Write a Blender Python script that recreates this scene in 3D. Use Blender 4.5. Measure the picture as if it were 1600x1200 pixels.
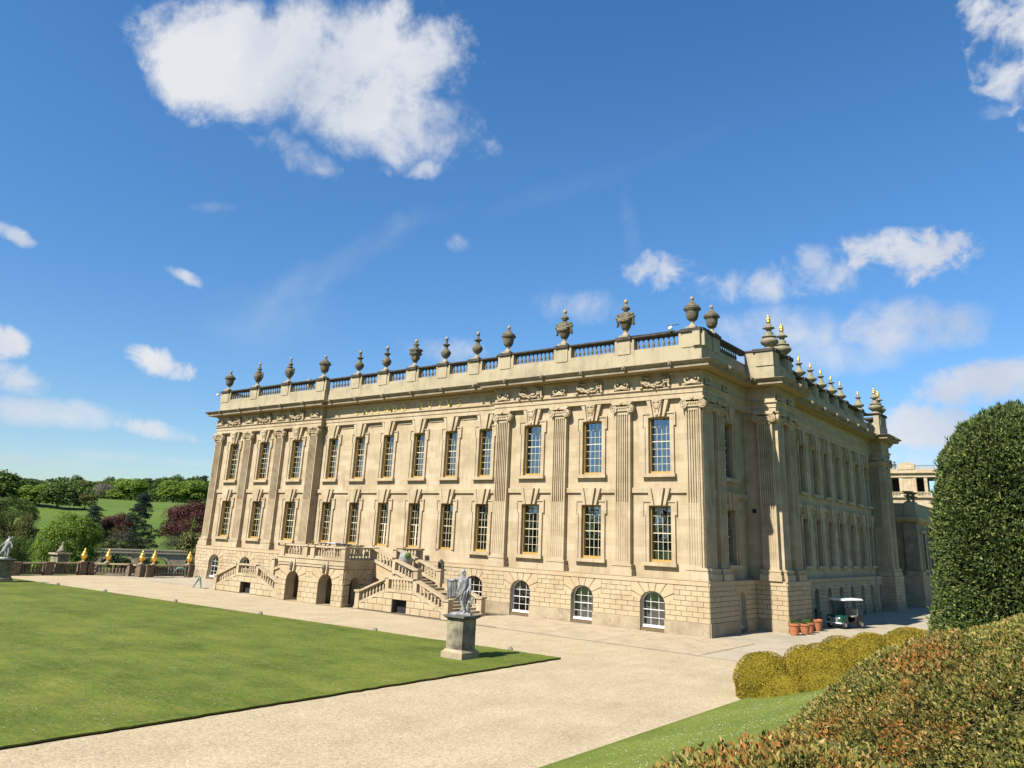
import bpy, math, random
import numpy as np
from mathutils import Vector, Matrix
R = math.radians
PI = math.pi
random.seed(7)
rng = np.random.default_rng(7)
for o in list(bpy.data.objects): bpy.data.objects.remove(o)
scene = bpy.context.scene
COL = scene.collection

# ------------------------------------------------------------------ camera
cam_d = bpy.data.cameras.new('camera'); cam = bpy.data.objects.new('camera', cam_d); COL.objects.link(cam)
YAW, PITCH, ROLL = -0.667, 0.289, 0.044
f_ = Vector((math.sin(YAW)*math.cos(PITCH), math.cos(YAW)*math.cos(PITCH), math.sin(PITCH)))
r_ = Vector((math.cos(YAW), -math.sin(YAW), 0)); u_ = r_.cross(f_)
r2 = r_*math.cos(ROLL)+u_*math.sin(ROLL); u2 = -r_*math.sin(ROLL)+u_*math.cos(ROLL)
M = Matrix((r2, u2, -f_)).transposed().to_4x4(); M.translation = Vector((20.214, -44.834, 4.925))
cam.matrix_world = M
cam_d.sensor_width = 36; cam_d.lens = 36*1212.8/1600; cam_d.shift_y = -120.45/1600
cam_d.clip_start = 0.1; cam_d.clip_end = 12000
scene.camera = cam

# ------------------------------------------------------------------ light
SUN_EL = R(45); SUN_AZ = math.atan2(-0.17, -1.0)          # the sun stands to the south, a little west
sd = bpy.data.lights.new('sun', 'SUN'); sd.energy = 5.0; sd.angle = R(0.53); sd.color = (1, 0.93, 0.83)
sun = bpy.data.objects.new('sun', sd); COL.objects.link(sun)
sdir = Vector((-math.sin(SUN_AZ)*math.cos(SUN_EL), -math.cos(SUN_AZ)*math.cos(SUN_EL), -math.sin(SUN_EL)))
sun.rotation_euler = sdir.to_track_quat('-Z', 'Y').to_euler(); sun.location = (0, -60, 60)
scene.view_settings.view_transform = 'Standard'; scene.view_settings.look = 'None'
scene.view_settings.exposure = 1.14; scene.view_settings.gamma = 1; scene.view_settings.use_curve_mapping = False

class NT:                                                  # tiny node-tree helper
    def __init__(s, nt): s.nt = nt; s.nt.nodes.clear()
    def n(s, t, **k):
        nd = s.nt.nodes.new(t)
        for a, v in k.items():
            if a.startswith('i_'):
                key = a[2:].replace('_', ' ')
                nd.inputs[int(key) if key.isdigit() else key].default_value = v
            else: setattr(nd, a, v)
        return nd
    def l(s, a, b): s.nt.links.new(a, b)
    def math(s, op, a, b=None, c=None):
        nd = s.n('ShaderNodeMath', operation=op)
        for i, x in enumerate((a, b, c)):
            if x is None: continue
            if isinstance(x, (int, float)): nd.inputs[i].default_value = x
            else: s.l(x, nd.inputs[i])
        return nd.outputs[0]
    def ramp(s, fac, stops):
        nd = s.n('ShaderNodeValToRGB'); e = nd.color_ramp.elements
        while len(e) < len(stops): e.new(0.5)
        for el, (p, c) in zip(e, stops):
            el.position = p; el.color = (*c, 1) if isinstance(c, (tuple, list)) else (c, c, c, 1)
        s.l(fac, nd.inputs[0]); return nd.outputs[0]
    def mix(s, fac, a, b, bt='MIX'):
        nd = s.n('ShaderNodeMix', data_type='RGBA', blend_type=bt)
        for i, x in ((0, fac), (6, a), (7, b)):
            if isinstance(x, (int, float)): nd.inputs[i].default_value = x
            elif isinstance(x, (tuple, list)): nd.inputs[i].default_value = (*x, 1)
            else: s.l(x, nd.inputs[i])
        return nd.outputs[2]

# ------------------------------------------------------------------ sky with clouds
world = bpy.data.worlds.new('World'); scene.world = world; world.use_nodes = True
T = NT(world.node_tree)
out = T.n('ShaderNodeOutputWorld'); bg = T.n('ShaderNodeBackground'); bg.inputs[1].default_value = 0.062
sky = T.n('ShaderNodeTexSky', sky_type='NISHITA', sun_disc=False, sun_elevation=SUN_EL, sun_rotation=SUN_AZ,
          altitude=100, air_density=1.0, dust_density=0.15, ozone_density=2.0)
hs = T.n('ShaderNodeHueSaturation'); hs.inputs['Saturation'].default_value = 1.28; hs.inputs['Value'].default_value = 1.25
T.l(sky.outputs[0], hs.inputs['Color'])
tc = T.n('ShaderNodeTexCoord'); D = tc.outputs['Generated']
nz = T.n('ShaderNodeTexNoise', i_Scale=7.0, i_Detail=10.0, i_Roughness=0.58, i_Distortion=0.35); T.l(D, nz.inputs['Vector'])
nz2 = T.n('ShaderNodeTexNoise', i_Scale=3.1, i_Detail=4.0, i_Roughness=0.5); T.l(D, nz2.inputs['Vector'])
nz3 = T.n('ShaderNodeTexNoise', i_Scale=34.0, i_Detail=6.0, i_Roughness=0.65); T.l(D, nz3.inputs['Vector'])
nsum = T.math('ADD', T.math('MULTIPLY', T.math('SUBTRACT', nz.outputs[0], 0.5), 5.0), T.math('MULTIPLY', T.math('SUBTRACT', nz3.outputs[0], 0.5), 1.6))
nz4 = T.n('ShaderNodeTexNoise', i_Scale=22.0, i_Detail=8.0, i_Roughness=0.6, i_Distortion=0.4); T.l(D, nz4.inputs['Vector'])
nsml = T.math('ADD', T.math('MULTIPLY', T.math('SUBTRACT', nz4.outputs[0], 0.5), 6.5), T.math('MULTIPLY', T.math('SUBTRACT', nz.outputs[0], 0.5), 1.2))
def dvec(px, py):                                          # direction in the sky of a cloud's centre
    v = f_ + r2*((px-800)/1212.8) + u2*(-(py-479.55)/1212.8); return v.normalized()
def cloud(px, py, a, b, tilt=0.0, k=1.0, soft=0.5, dens=1.0):
    """one cloud: an elliptical patch of sky round a direction, its edge broken by noise. a,b in radians."""
    c = dvec(px, py); h = Vector((0, 0, 1)).cross(c); h = -h.normalized(); v = c.cross(h) if c.cross(h).z > 0 else h.cross(c)
    t1 = h*math.cos(tilt)+v*math.sin(tilt); t2 = -h*math.sin(tilt)+v*math.cos(tilt)
    def dot(w):
        nd = T.n('ShaderNodeVectorMath', operation='DOT_PRODUCT'); T.l(D, nd.inputs[0]); nd.inputs[1].default_value = w; return nd.outputs['Value']
    fwd = T.math('MAXIMUM', dot(c), 0.05)
    x = T.math('DIVIDE', dot(t1/a), fwd); y = T.math('DIVIDE', dot(t2/b), fwd)
    rr = T.math('ADD', T.math('MULTIPLY', x, x), T.math('MULTIPLY', y, y))
    val = T.math('ADD', T.math('SUBTRACT', 1.0, rr), T.math('MULTIPLY', nsml if a < .104 else nsum, k))
    m = T.n('ShaderNodeMapRange', interpolation_type='SMOOTHSTEP'); T.l(val, m.inputs[0]); m.inputs[1].default_value = 0.0; m.inputs[2].default_value = soft*2.2
    inf = T.n('ShaderNodeMapRange'); T.l(rr, inf.inputs[0]); inf.inputs[1].default_value = 1.3; inf.inputs[2].default_value = 3.2; inf.inputs[3].default_value = 1; inf.inputs[4].default_value = 0
    return T.math('MULTIPLY', T.math('MULTIPLY', m.outputs[0], inf.outputs[0]), T.math('MULTIPLY', T.math('GREATER_THAN', dot(c), 0.1), dens))
CL = [(372, 100, .106, .080, .0, .8, .45, .95), (565, 105, .148, .098, .1, .78, .45, 1.0), (465, 135, .14, .075, -.25, .8, .5, .95), (645, 190, .118, .060, -.15, .8, .6, .9),
      (455, 235, .075, .022, -.3, .7, .8, .7), (655, 262, .05, .016, .1, .7, .8, .7),
      (1590, 55, .05, .085, .0, .8, .6, .9), (1555, 175, .02, .012, 0, .8, 1., .5), (1420, 400, .078, .036, -.15, .7, .5, .95), (1190, 445, .085, .026, .0, .8, .9, .75), (1290, 425, .055, .035, .0, .7, .9, .75),
      (1045, 425, .055, .028, .0, .8, .7, .8), (1230, 520, .103, .040, .0, .35, .8, .95), (1400, 515, .102, .042, .06, .35, .7, .95), (1320, 555, .103, .030, .0, .3, .9, .85), (1160, 570, .06, .025, 0, .3, .9, .7), (1530, 598, .10, .026, .1, .5, .5, .9), (1440, 672, .07, .034, .0, .5, .5, .9), (1420, 715, .08, .02, 0, .5, .8, .7),
      (25, 368, .024, .010, -.3, .6, .6, .8), (290, 433, .030, .009, -.3, .6, .6, .85), (255, 565, .048, .018, -.2, .6, .5, .95), (8, 535, .022, .018, 0, .6, .5, .95),
      (60, 645, .11, .018, .05, .6, .7, .75), (240, 672, .05, .012, -.1, .6, .6, .85), (30, 598, .05, .018, -.3, .6, .8, .85), (210, 716, .13, .008, .0, .5, 1., .6),
      (910, 480, .065, .024, .0, .5, 1., .6), (710, 545, .07, .020, .0, .5, .9, .7), (540, 410, .19, .03, .62, .7, 1.6, .5), (430, 490, .119, .05, .3, .7, 1.8, .4), (620, 360, .12, .02, .5, .7, 1.6, .35), (900, 290, .16, .02, .3, .7, 1.8, .25), (985, 360, .014, .08, .1, .45, 2.0, .35), (715, 380, .020, .014, 0, .6, 1., .6), (345, 325, .035, .009, .2, .6, 1., .5), (60, 722, .1, .008, .0, .5, 1., .6), (1050, 235, .12, .012, .35, .4, 2.2, .16)]
acc = None
for c in CL:
    m_ = cloud(*c); acc = m_ if acc is None else T.math('MAXIMUM', acc, m_)
body_ = T.math('ADD', T.math('MULTIPLY', nz2.outputs[0], .6), T.math('MULTIPLY', nz.outputs[0], .4))
shade = T.ramp(body_, [(0.36, (3.7, 4.2, 5.2)), (0.5, (5.1, 5.35, 5.9)), (0.6, (6.0, 6.1, 6.3))])
sz_ = T.n('ShaderNodeSeparateXYZ'); T.l(D, sz_.inputs[0])     # the air near the horizon is only mildly bright that day
hz = T.ramp(sz_.outputs[2], [(0.0, (.56, .62, .70)), (.06, (.62, .68, .77)), (.2, (.78, .83, .90)), (.45, (.98, 1.0, 1.03)), (.8, (.98, 1.0, 1.03))])
skyc = T.mix(1.0, hs.outputs[0], hz, 'MULTIPLY')
colr = T.mix(acc, skyc, shade)
T.l(colr, bg.inputs[0]); T.l(bg.outputs[0], out.inputs[0])

# ------------------------------------------------------------------ materials
def newmat(name):
    m = bpy.data.materials.new(name); m.use_nodes = True; t = NT(m.node_tree)
    o = t.n('ShaderNodeOutputMaterial'); p = t.n('ShaderNodeBsdfPrincipled'); t.l(p.outputs[0], o.inputs[0]); return m, t, p, o
AL = .76                                                   # one albedo level for the whole place, matched to the exposure
def lv(c): return tuple(v*AL for v in c)
def stone(name, cols, rough=.85, scale=1.2, island=0.0, stain=None, stain_amt=.5, bump=.02, grain=30, streak=False, spec=.25, ashlar=False):
    """weathered stone: three tints by broad noise, a change from block to block, fine grain, soot or lichen patches"""
    m, t, p, o = newmat(name); g = t.n('ShaderNodeNewGeometry'); cols = [lv(c) for c in cols]; stain = lv(stain) if stain else None
    n1 = t.n('ShaderNodeTexNoise', i_Scale=scale, i_Detail=5.0, i_Roughness=.6); t.l(g.outputs['Position'], n1.inputs['Vector'])
    c = t.ramp(n1.outputs[0], [(0.3, cols[0]), (0.5, cols[1]), (0.7, cols[2])])
    n2 = t.n('ShaderNodeTexNoise', i_Scale=grain, i_Detail=3.0); t.l(g.outputs['Position'], n2.inputs['Vector'])
    c = t.mix(1.0, c, t.ramp(n2.outputs[0], [(0.3, .95), (0.7, 1.04)]), 'MULTIPLY')
    if ashlar:                                             # faint change of tone from one dressed block to the next
        sp_ = t.n('ShaderNodeSeparateXYZ'); t.l(g.outputs['Position'], sp_.inputs[0]); cb = t.n('ShaderNodeCombineXYZ'); t.l(t.math('ADD', sp_.outputs[0], sp_.outputs[1]), cb.inputs[0]); t.l(sp_.outputs[2], cb.inputs[1])
        bt = t.n('ShaderNodeTexBrick'); bt.inputs['Scale'].default_value = 1.0; bt.inputs['Brick Width'].default_value = 1.05; bt.inputs['Row Height'].default_value = .43; bt.inputs['Mortar Size'].default_value = .006; bt.inputs['Bias'].default_value = 0
        bt.inputs['Color1'].default_value = (1.05, 1.05, 1.06, 1); bt.inputs['Color2'].default_value = (.88, .86, .82, 1); bt.inputs['Mortar'].default_value = (.80, .78, .74, 1); t.l(cb.outputs[0], bt.inputs['Vector'])
        c = t.mix(1.0, c, bt.outputs['Color'], 'MULTIPLY')
    if island:
        ri = t.ramp(g.outputs['Random Per Island'], [(0.0, (1-island, 1-island*1.05, 1-island*1.15)), (.35, (1, .99, .95)), (.6, (1.03, .97, .92)), (.85, (1.02, 1.02, 1.05)), (1.0, (1+island*.6, 1+island*.5, 1+island*.2))])
        c = t.mix(1.0, c, ri, 'MULTIPLY')
    if stain:
        mp = t.n('ShaderNodeMapping'); mp.inputs['Scale'].default_value = (1, 1, .22) if streak else (1, 1, 1); t.l(g.outputs['Position'], mp.inputs[0])
        n3 = t.n('ShaderNodeTexNoise', i_Scale=2.2, i_Detail=6.0, i_Roughness=.7); t.l(mp.outputs[0], n3.inputs['Vector'])
        c = t.mix(t.math('MULTIPLY', t.ramp(n3.outputs[0], [(0.50, 0.0), (0.70, 1.0)]), stain_amt), c, stain)
    t.l(c, p.inputs['Base Color']); p.inputs['Roughness'].default_value = rough; p.inputs['Specular IOR Level'].default_value = spec
    b = t.n('ShaderNodeBump'); b.inputs['Strength'].default_value = .5; b.inputs['Distance'].default_value = bump
    t.l(n2.outputs[0], b.inputs['Height']); t.l(b.outputs[0], p.inputs['Normal']); return m
def plain(name, col, rough=.5, metal=0., spec=.5, var=0.12):
    m, t, p, o = newmat(name); g = t.n('ShaderNodeNewGeometry')
    n1 = t.n('ShaderNodeTexNoise', i_Scale=6.0, i_Detail=4.0); t.l(g.outputs['Position'], n1.inputs['Vector'])
    c = t.mix(1.0, lv(col) if metal < .5 else col, t.ramp(n1.outputs[0], [(0.3, 1-var), (0.7, 1+var)]), 'MULTIPLY')
    t.l(c, p.inputs['Base Color']); p.inputs['Roughness'].default_value = rough; p.inputs['Metallic'].default_value = metal
    p.inputs['Specular IOR Level'].default_value = spec; return m
def leafmat(name, stops, rough=.6, trans=.25, patch=None, pscale=.6, dark=.75, spec=.25):
    m, t, p, o = newmat(name); g = t.n('ShaderNodeNewGeometry')
    stops = [(q, lv(c_)) for q, c_ in stops]; c = t.ramp(g.outputs['Random Per Island'], stops)
    n1 = t.n('ShaderNodeTexNoise', i_Scale=pscale, i_Detail=4.0, i_Roughness=.6); t.l(g.outputs['Position'], n1.inputs['Vector'])
    c = t.mix(1.0, c, t.ramp(n1.outputs[0], [(0.3, dark), (0.7, 1.15)]), 'MULTIPLY')
    if patch:
        n2 = t.n('ShaderNodeTexNoise', i_Scale=patch[1], i_Detail=5.0, i_Roughness=.7); t.l(g.outputs['Position'], n2.inputs['Vector'])
        hit = t.math('MULTIPLY', t.ramp(n2.outputs[0], [(patch[2], 0.0), (patch[2]+.1, 1.0)]), t.math('GREATER_THAN', t.math('FRACT', t.math('MULTIPLY', g.outputs['Random Per Island'], 37.0)), patch[3]))
        c = t.mix(hit, c, lv(patch[0]))
    t.l(c, p.inputs['Base Color']); p.inputs['Roughness'].default_value = rough; p.inputs['Specular IOR Level'].default_value = spec
    tr = t.n('ShaderNodeBsdfTranslucent'); t.l(c, tr.inputs[0]); mx = t.n('ShaderNodeMixShader'); mx.inputs[0].default_value = trans
    t.l(p.outputs[0], mx.inputs[1]); t.l(tr.outputs[0], mx.inputs[2]); t.l(mx.outputs[0], o.inputs[0]); return m
MT = {}
LIME = [(.37, .292, .182), (.455, .37, .242), (.485, .405, .275)]
MT['stone'] = stone('honey_limestone', LIME, scale=.55, stain=(.24, .18, .105), stain_amt=.5, streak=True, bump=.003, grain=14, ashlar=True)
MT['block'] = stone('rusticated_limestone', [(.385, .30, .185), (.455, .365, .235), (.475, .395, .265)], scale=.8, island=.18, stain=(.27, .20, .12), stain_amt=.25, bump=.003, grain=14)
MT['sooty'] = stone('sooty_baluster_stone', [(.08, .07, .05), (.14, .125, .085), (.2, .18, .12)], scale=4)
MT['brownstone'] = stone('shade_darkened_balustrade_stone', [(.11, .08, .055), (.17, .125, .085), (.24, .18, .12)], scale=2.5, stain=(.05, .04, .03), stain_amt=.6, streak=True)  # dark brown stone, deepened further to carry the shade on its east face
MT['joint'] = plain('dark_mortar', (.17, .125, .075), .95, spec=.1)
MT['plinth'] = stone('plinth_stone', [(.26, .21, .13), (.36, .29, .19), (.42, .35, .23)], scale=1.0, stain=(.15, .12, .08), stain_amt=.5)
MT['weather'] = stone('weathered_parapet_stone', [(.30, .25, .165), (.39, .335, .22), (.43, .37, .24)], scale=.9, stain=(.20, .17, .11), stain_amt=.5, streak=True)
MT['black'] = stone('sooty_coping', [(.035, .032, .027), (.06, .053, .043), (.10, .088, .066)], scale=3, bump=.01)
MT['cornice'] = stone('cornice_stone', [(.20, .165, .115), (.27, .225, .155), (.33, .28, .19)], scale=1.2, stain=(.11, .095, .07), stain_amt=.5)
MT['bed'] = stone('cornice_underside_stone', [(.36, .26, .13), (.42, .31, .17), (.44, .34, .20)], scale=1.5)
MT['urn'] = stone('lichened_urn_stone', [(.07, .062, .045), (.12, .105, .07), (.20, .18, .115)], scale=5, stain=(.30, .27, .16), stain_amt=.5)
MT['urnbase'] = stone('pale_urn_base', [(.26, .22, .14), (.34, .29, .19), (.38, .33, .22)], scale=4)
MT['eurn'] = stone('grey_green_urn_stone', [(.16, .15, .10), (.24, .22, .14), (.32, .29, .19)], scale=5, stain=(.08, .075, .05), stain_amt=.5)
MT['lead'] = stone('grey_statue_lead', [(.20, .20, .195), (.32, .32, .31), (.43, .43, .42)], scale=4, stain=(.07, .07, .065), stain_amt=.75, streak=True, rough=.6, bump=.004)
MT['ped'] = stone('pedestal_stone', [(.06, .052, .04), (.22, .195, .13), (.38, .34, .22)], scale=1.6, stain=(.09, .085, .07), stain_amt=.8, streak=True)  # sooty streaks, and tints lowered to hold the dark of the shaded side
MT['peddark'] = stone('sooty_pedestal_cap', [(.07, .068, .06), (.11, .105, .09), (.2, .19, .15)], scale=4)
MT['giltletter'] = plain('gilt_letter', (.85, .62, .16), .45, 0)
MT['gold'] = plain('gold_leaf', (.78, .47, .11), .42, 1.0)
MT['goldpaint'] = plain('gilded_window_frame', (.42, .27, .075), .5, .0, .4)
MT['bar'] = plain('pale_gilt_glazing_bar', (.62, .56, .38), .5, 0)
MT['white'] = plain('white_paint', (.78, .77, .72), .4)
MT['curtain'] = plain('pale_curtain', (.17, .24, .26), .9)
MT['sky_tint_blind'] = plain('blue_grey_sky_tint_blind', (.30, .37, .42), .9, var=.25)
MT['dark'] = plain('dark_interior', (.012, .012, .012), .9)
MT['pipe'] = plain('pale_downpipe', (.42, .41, .36), .5)
MT['terra'] = stone('terracotta', [(.36, .12, .05), (.42, .15, .07), (.46, .20, .10)], scale=8, bump=.003)
MT['green'] = plain('green_bodywork', (.010, .075, .05), .3)
MT['blackp'] = plain('black_rubber', (.012, .012, .014), .6)
MT['seat'] = plain('beige_vinyl', (.42, .38, .30), .5)
MT['verd'] = plain('verdigris_bronze', (.10, .17, .15), .55, .3)
MT['steel'] = plain('grey_metal', (.35, .36, .37), .35, .6)
MT['slate'] = plain('lead_roof', (.14, .145, .15), .7)
MT['trunk'] = stone('tree_bark', [(.045, .035, .025), (.07, .055, .038), (.10, .08, .055)], scale=6)
m, t, p, o = newmat('window_glass')
gl = t.n('ShaderNodeBsdfGlossy'); gl.inputs['Roughness'].default_value = .03; gl.inputs['Color'].default_value = (.85, .93, 1, 1)
tp = t.n('ShaderNodeBsdfTransparent'); tp.inputs[0].default_value = (.30, .40, .42, 1)
fr = t.n('ShaderNodeFresnel'); fr.inputs[0].default_value = 1.8
mx = t.n('ShaderNodeMixShader'); t.l(t.math('ADD', t.math('MULTIPLY', fr.outputs[0], .8), .15), mx.inputs[0]); t.l(tp.outputs[0], mx.inputs[1]); t.l(gl.outputs[0], mx.inputs[2]); t.l(mx.outputs[0], o.inputs[0])
g = t.n('ShaderNodeNewGeometry'); nn = t.n('ShaderNodeTexNoise', i_Scale=2.5, i_Detail=2.0); t.l(g.outputs['Position'], nn.inputs['Vector'])
bb = t.n('ShaderNodeBump'); bb.inputs['Strength'].default_value = .25; bb.inputs['Distance'].default_value = .02; t.l(nn.outputs[0], bb.inputs['Height']); t.l(bb.outputs[0], gl.inputs['Normal'])
MT['glass'] = m
# grounds
def groundmat(name, stops, fine, finecols, bump, big=.12, extra=None):
    m, t, p, o = newmat(name); g = t.n('ShaderNodeNewGeometry'); P_ = g.outputs['Position']
    a = t.n('ShaderNodeTexNoise', i_Scale=big, i_Detail=6.0, i_Roughness=.62); t.l(P_, a.inputs['Vector'])
    c = t.ramp(a.outputs[0], [(q, lv(c_)) for q, c_ in stops])
    v = t.n('ShaderNodeTexVoronoi', i_Scale=fine); t.l(P_, v.inputs['Vector'])
    n = t.n('ShaderNodeTexNoise', i_Scale=fine*.35, i_Detail=5.0, i_Roughness=.75); t.l(P_, n.inputs['Vector'])
    c = t.mix(1.0, c, t.ramp(n.outputs[0], [(0.3, finecols[0]), (0.5, 1.0), (0.72, finecols[1])]), 'MULTIPLY')
    if extra: c = extra(t, P_, c, v)
    t.l(c, p.inputs['Base Color']); p.inputs['Roughness'].default_value = .95; p.inputs['Specular IOR Level'].default_value = .1
    b = t.n('ShaderNodeBump'); b.inputs['Strength'].default_value = .8; b.inputs['Distance'].default_value = bump; t.l(n.outputs[0], b.inputs['Height']); t.l(b.outputs[0], p.inputs['Normal'])
    return m
def pebbles(t, P_, c, v):
    sep = t.n('ShaderNodeSeparateColor'); t.l(v.outputs['Color'], sep.inputs[0])
    return t.mix(1.0, c, t.ramp(sep.outputs[0], [(0.0, (.70, .66, .60)), (.3, (.95, .94, .92)), (.8, (1.06, 1.06, 1.05)), (1.0, (1.2, 1.22, 1.25))]), 'MULTIPLY')
def tracks(t, P_, c, v):
    c = pebbles(t, P_, c, v); mp = t.n('ShaderNodeMapping'); mp.inputs['Scale'].default_value = (1.1, .10, 1); t.l(P_, mp.inputs[0])
    n = t.n('ShaderNodeTexNoise', i_Scale=1.0, i_Detail=4.0, i_Roughness=.6); t.l(mp.outputs[0], n.inputs['Vector']); n5 = t.n('ShaderNodeTexNoise', i_Scale=.6, i_Detail=6.0, i_Roughness=.7); t.l(P_, n5.inputs['Vector'])
    c = t.mix(1.0, c, t.ramp(n.outputs[0], [(.35, (.95, .945, .94)), (.6, (1.02, 1.02, 1.02))]), 'MULTIPLY')
    return t.mix(1.0, c, t.ramp(n5.outputs[0], [(.3, (.90, .89, .87)), (.5, (1, 1, 1)), (.72, (1.05, 1.05, 1.06))]), 'MULTIPLY')
MT['gravel'] = groundmat('buff_gravel', [(.35, (.42, .345, .225)), (.55, (.455, .38, .25)), (.7, (.475, .40, .27))], 26, (.72, 1.22), .012, .35, tracks)
MT['gravel'].node_tree.nodes['Voronoi Texture'].inputs['Scale'].default_value = 34
def stripes(t, P_, c, v):
    n = t.n('ShaderNodeTexNoise', i_Scale=3.0, i_Detail=6.0, i_Roughness=.7); mp = t.n('ShaderNodeMapping'); mp.inputs['Scale'].default_value = (.25, 1.2, 1); t.l(P_, mp.inputs[0]); t.l(mp.outputs[0], n.inputs['Vector'])
    c = t.mix(t.ramp(n.outputs[0], [(.46, 0.), (.76, .5)]), c, (.17, .145, .04))
    n7 = t.n('ShaderNodeTexNoise', i_Scale=.45, i_Detail=7.0, i_Roughness=.72); t.l(P_, n7.inputs['Vector']); c = t.mix(1.0, c, t.ramp(n7.outputs[0], [(.32, (.70, .76, .72)), (.5, (1, 1, 1)), (.7, (1.22, 1.16, 1.05))]), 'MULTIPLY')
    w = t.n('ShaderNodeTexWave', bands_direction='Y', i_Scale=.16, i_Distortion=.6); t.l(P_, w.inputs['Vector'])
    return t.mix(1.0, c, t.ramp(w.outputs[0], [(.3, .96), (.7, 1.03)]), 'MULTIPLY')
MT['lawn'] = groundmat('mown_lawn', [(.3, (.075, .110, .016)), (.5, (.105, .142, .022)), (.7, (.145, .170, .031))], 30, (.55, 1.5), .03, .25, stripes)
MT['bank'] = groundmat('grass_bank', [(.3, (.12, .16, .028)), (.5, (.155, .195, .036)), (.7, (.195, .225, .046))], 30, (.6, 1.4), .03, .4)
MT['pasture'] = groundmat('pasture_grass', [(.3, (.075, .125, .022)), (.5, (.10, .155, .028)), (.7, (.125, .17, .036))], 1.2, (.75, 1.2), .05, .012)
MT['flag'] = stone('paving_flagstone', [(.34, .29, .20), (.42, .36, .25), (.46, .40, .29)], scale=.7, island=.14, stain=(.24, .20, .13), stain_amt=.5, bump=.006)
MT['flagjoint'] = plain('paving_joint', (.16, .13, .09), .95, spec=.1)
MT['pave'] = stone('worn_paving', [(.30, .26, .19), (.40, .35, .25), (.44, .385, .28)], scale=.35, stain=(.26, .22, .15), stain_amt=.5, bump=.01)
MT['soil'] = plain('dark_soil', (.035, .026, .016), .95, spec=.1)
m, t, p, o = newmat('river_water'); p.inputs['Base Color'].default_value = (.05, .06, .05, 1); p.inputs['Roughness'].default_value = .12
nn = t.n('ShaderNodeTexNoise', i_Scale=1.5, i_Detail=4.0); bb = t.n('ShaderNodeBump'); bb.inputs['Distance'].default_value = .15; t.l(nn.outputs[0], bb.inputs['Height']); t.l(bb.outputs[0], p.inputs['Normal']); MT['water'] = m
MT['yewdark'] = leafmat('clipped_yew_leaf', [(0, (.03, .06, .018)), (.45, (.08, .13, .033)), (.8, (.18, .23, .055)), (1, (.33, .34, .09))], trans=.22, pscale=1.3, dark=.6, patch=((.24, .17, .10), 3.2, .60, .4))
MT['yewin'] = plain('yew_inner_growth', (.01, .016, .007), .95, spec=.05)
MT['bronze'] = leafmat('bronze_green_yew_leaf', [(0, (.07, .085, .02)), (.3, (.15, .18, .035)), (.6, (.30, .29, .06)), (.85, (.44, .36, .10)), (1, (.56, .42, .18))], trans=.25, pscale=3.0, patch=((.42, .18, .045), 2.6, .48, .45))
MT['golden'] = leafmat('golden_box_leaf', [(0, (.13, .105, .012)), (.4, (.33, .25, .02)), (.75, (.50, .365, .03)), (1, (.66, .50, .07))], trans=.2, pscale=1.4, dark=.55, patch=((.10, .12, .018), 1.5, .52, .35))
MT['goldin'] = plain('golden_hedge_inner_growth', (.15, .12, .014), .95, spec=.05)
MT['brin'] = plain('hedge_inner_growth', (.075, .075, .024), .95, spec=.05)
def tl(n, a, b, c, **k): MT[n] = leafmat(n, [(0, a), (.5, b), (1, c)], **k)
tl('leaf_green', (.035, .075, .012), (.075, .135, .020), (.13, .19, .034), pscale=.09)
tl('leaf_bright', (.08, .15, .015), (.16, .27, .026), (.27, .37, .05), pscale=.12, trans=.35)
tl('leaf_olive', (.07, .085, .02), (.12, .13, .03), (.18, .18, .045), pscale=.1)
tl('leaf_dark', (.014, .030, .016), (.028, .05, .026), (.05, .08, .038), pscale=.15)
tl('leaf_purple', (.045, .015, .016), (.10, .030, .028), (.18, .065, .05), pscale=.15)
tl('leaf_blossom', (.10, .12, .05), (.20, .19, .12), (.38, .34, .27), pscale=.2)
tl('leaf_grey', (.055, .062, .038), (.09, .095, .055), (.14, .14, .08), pscale=.2)
tl('grass_blade', (.14, .175, .035), (.20, .235, .055), (.30, .32, .10), pscale=.5)
MT['daisy'] = plain('daisy_petal', (.75, .75, .70), .7)

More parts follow.
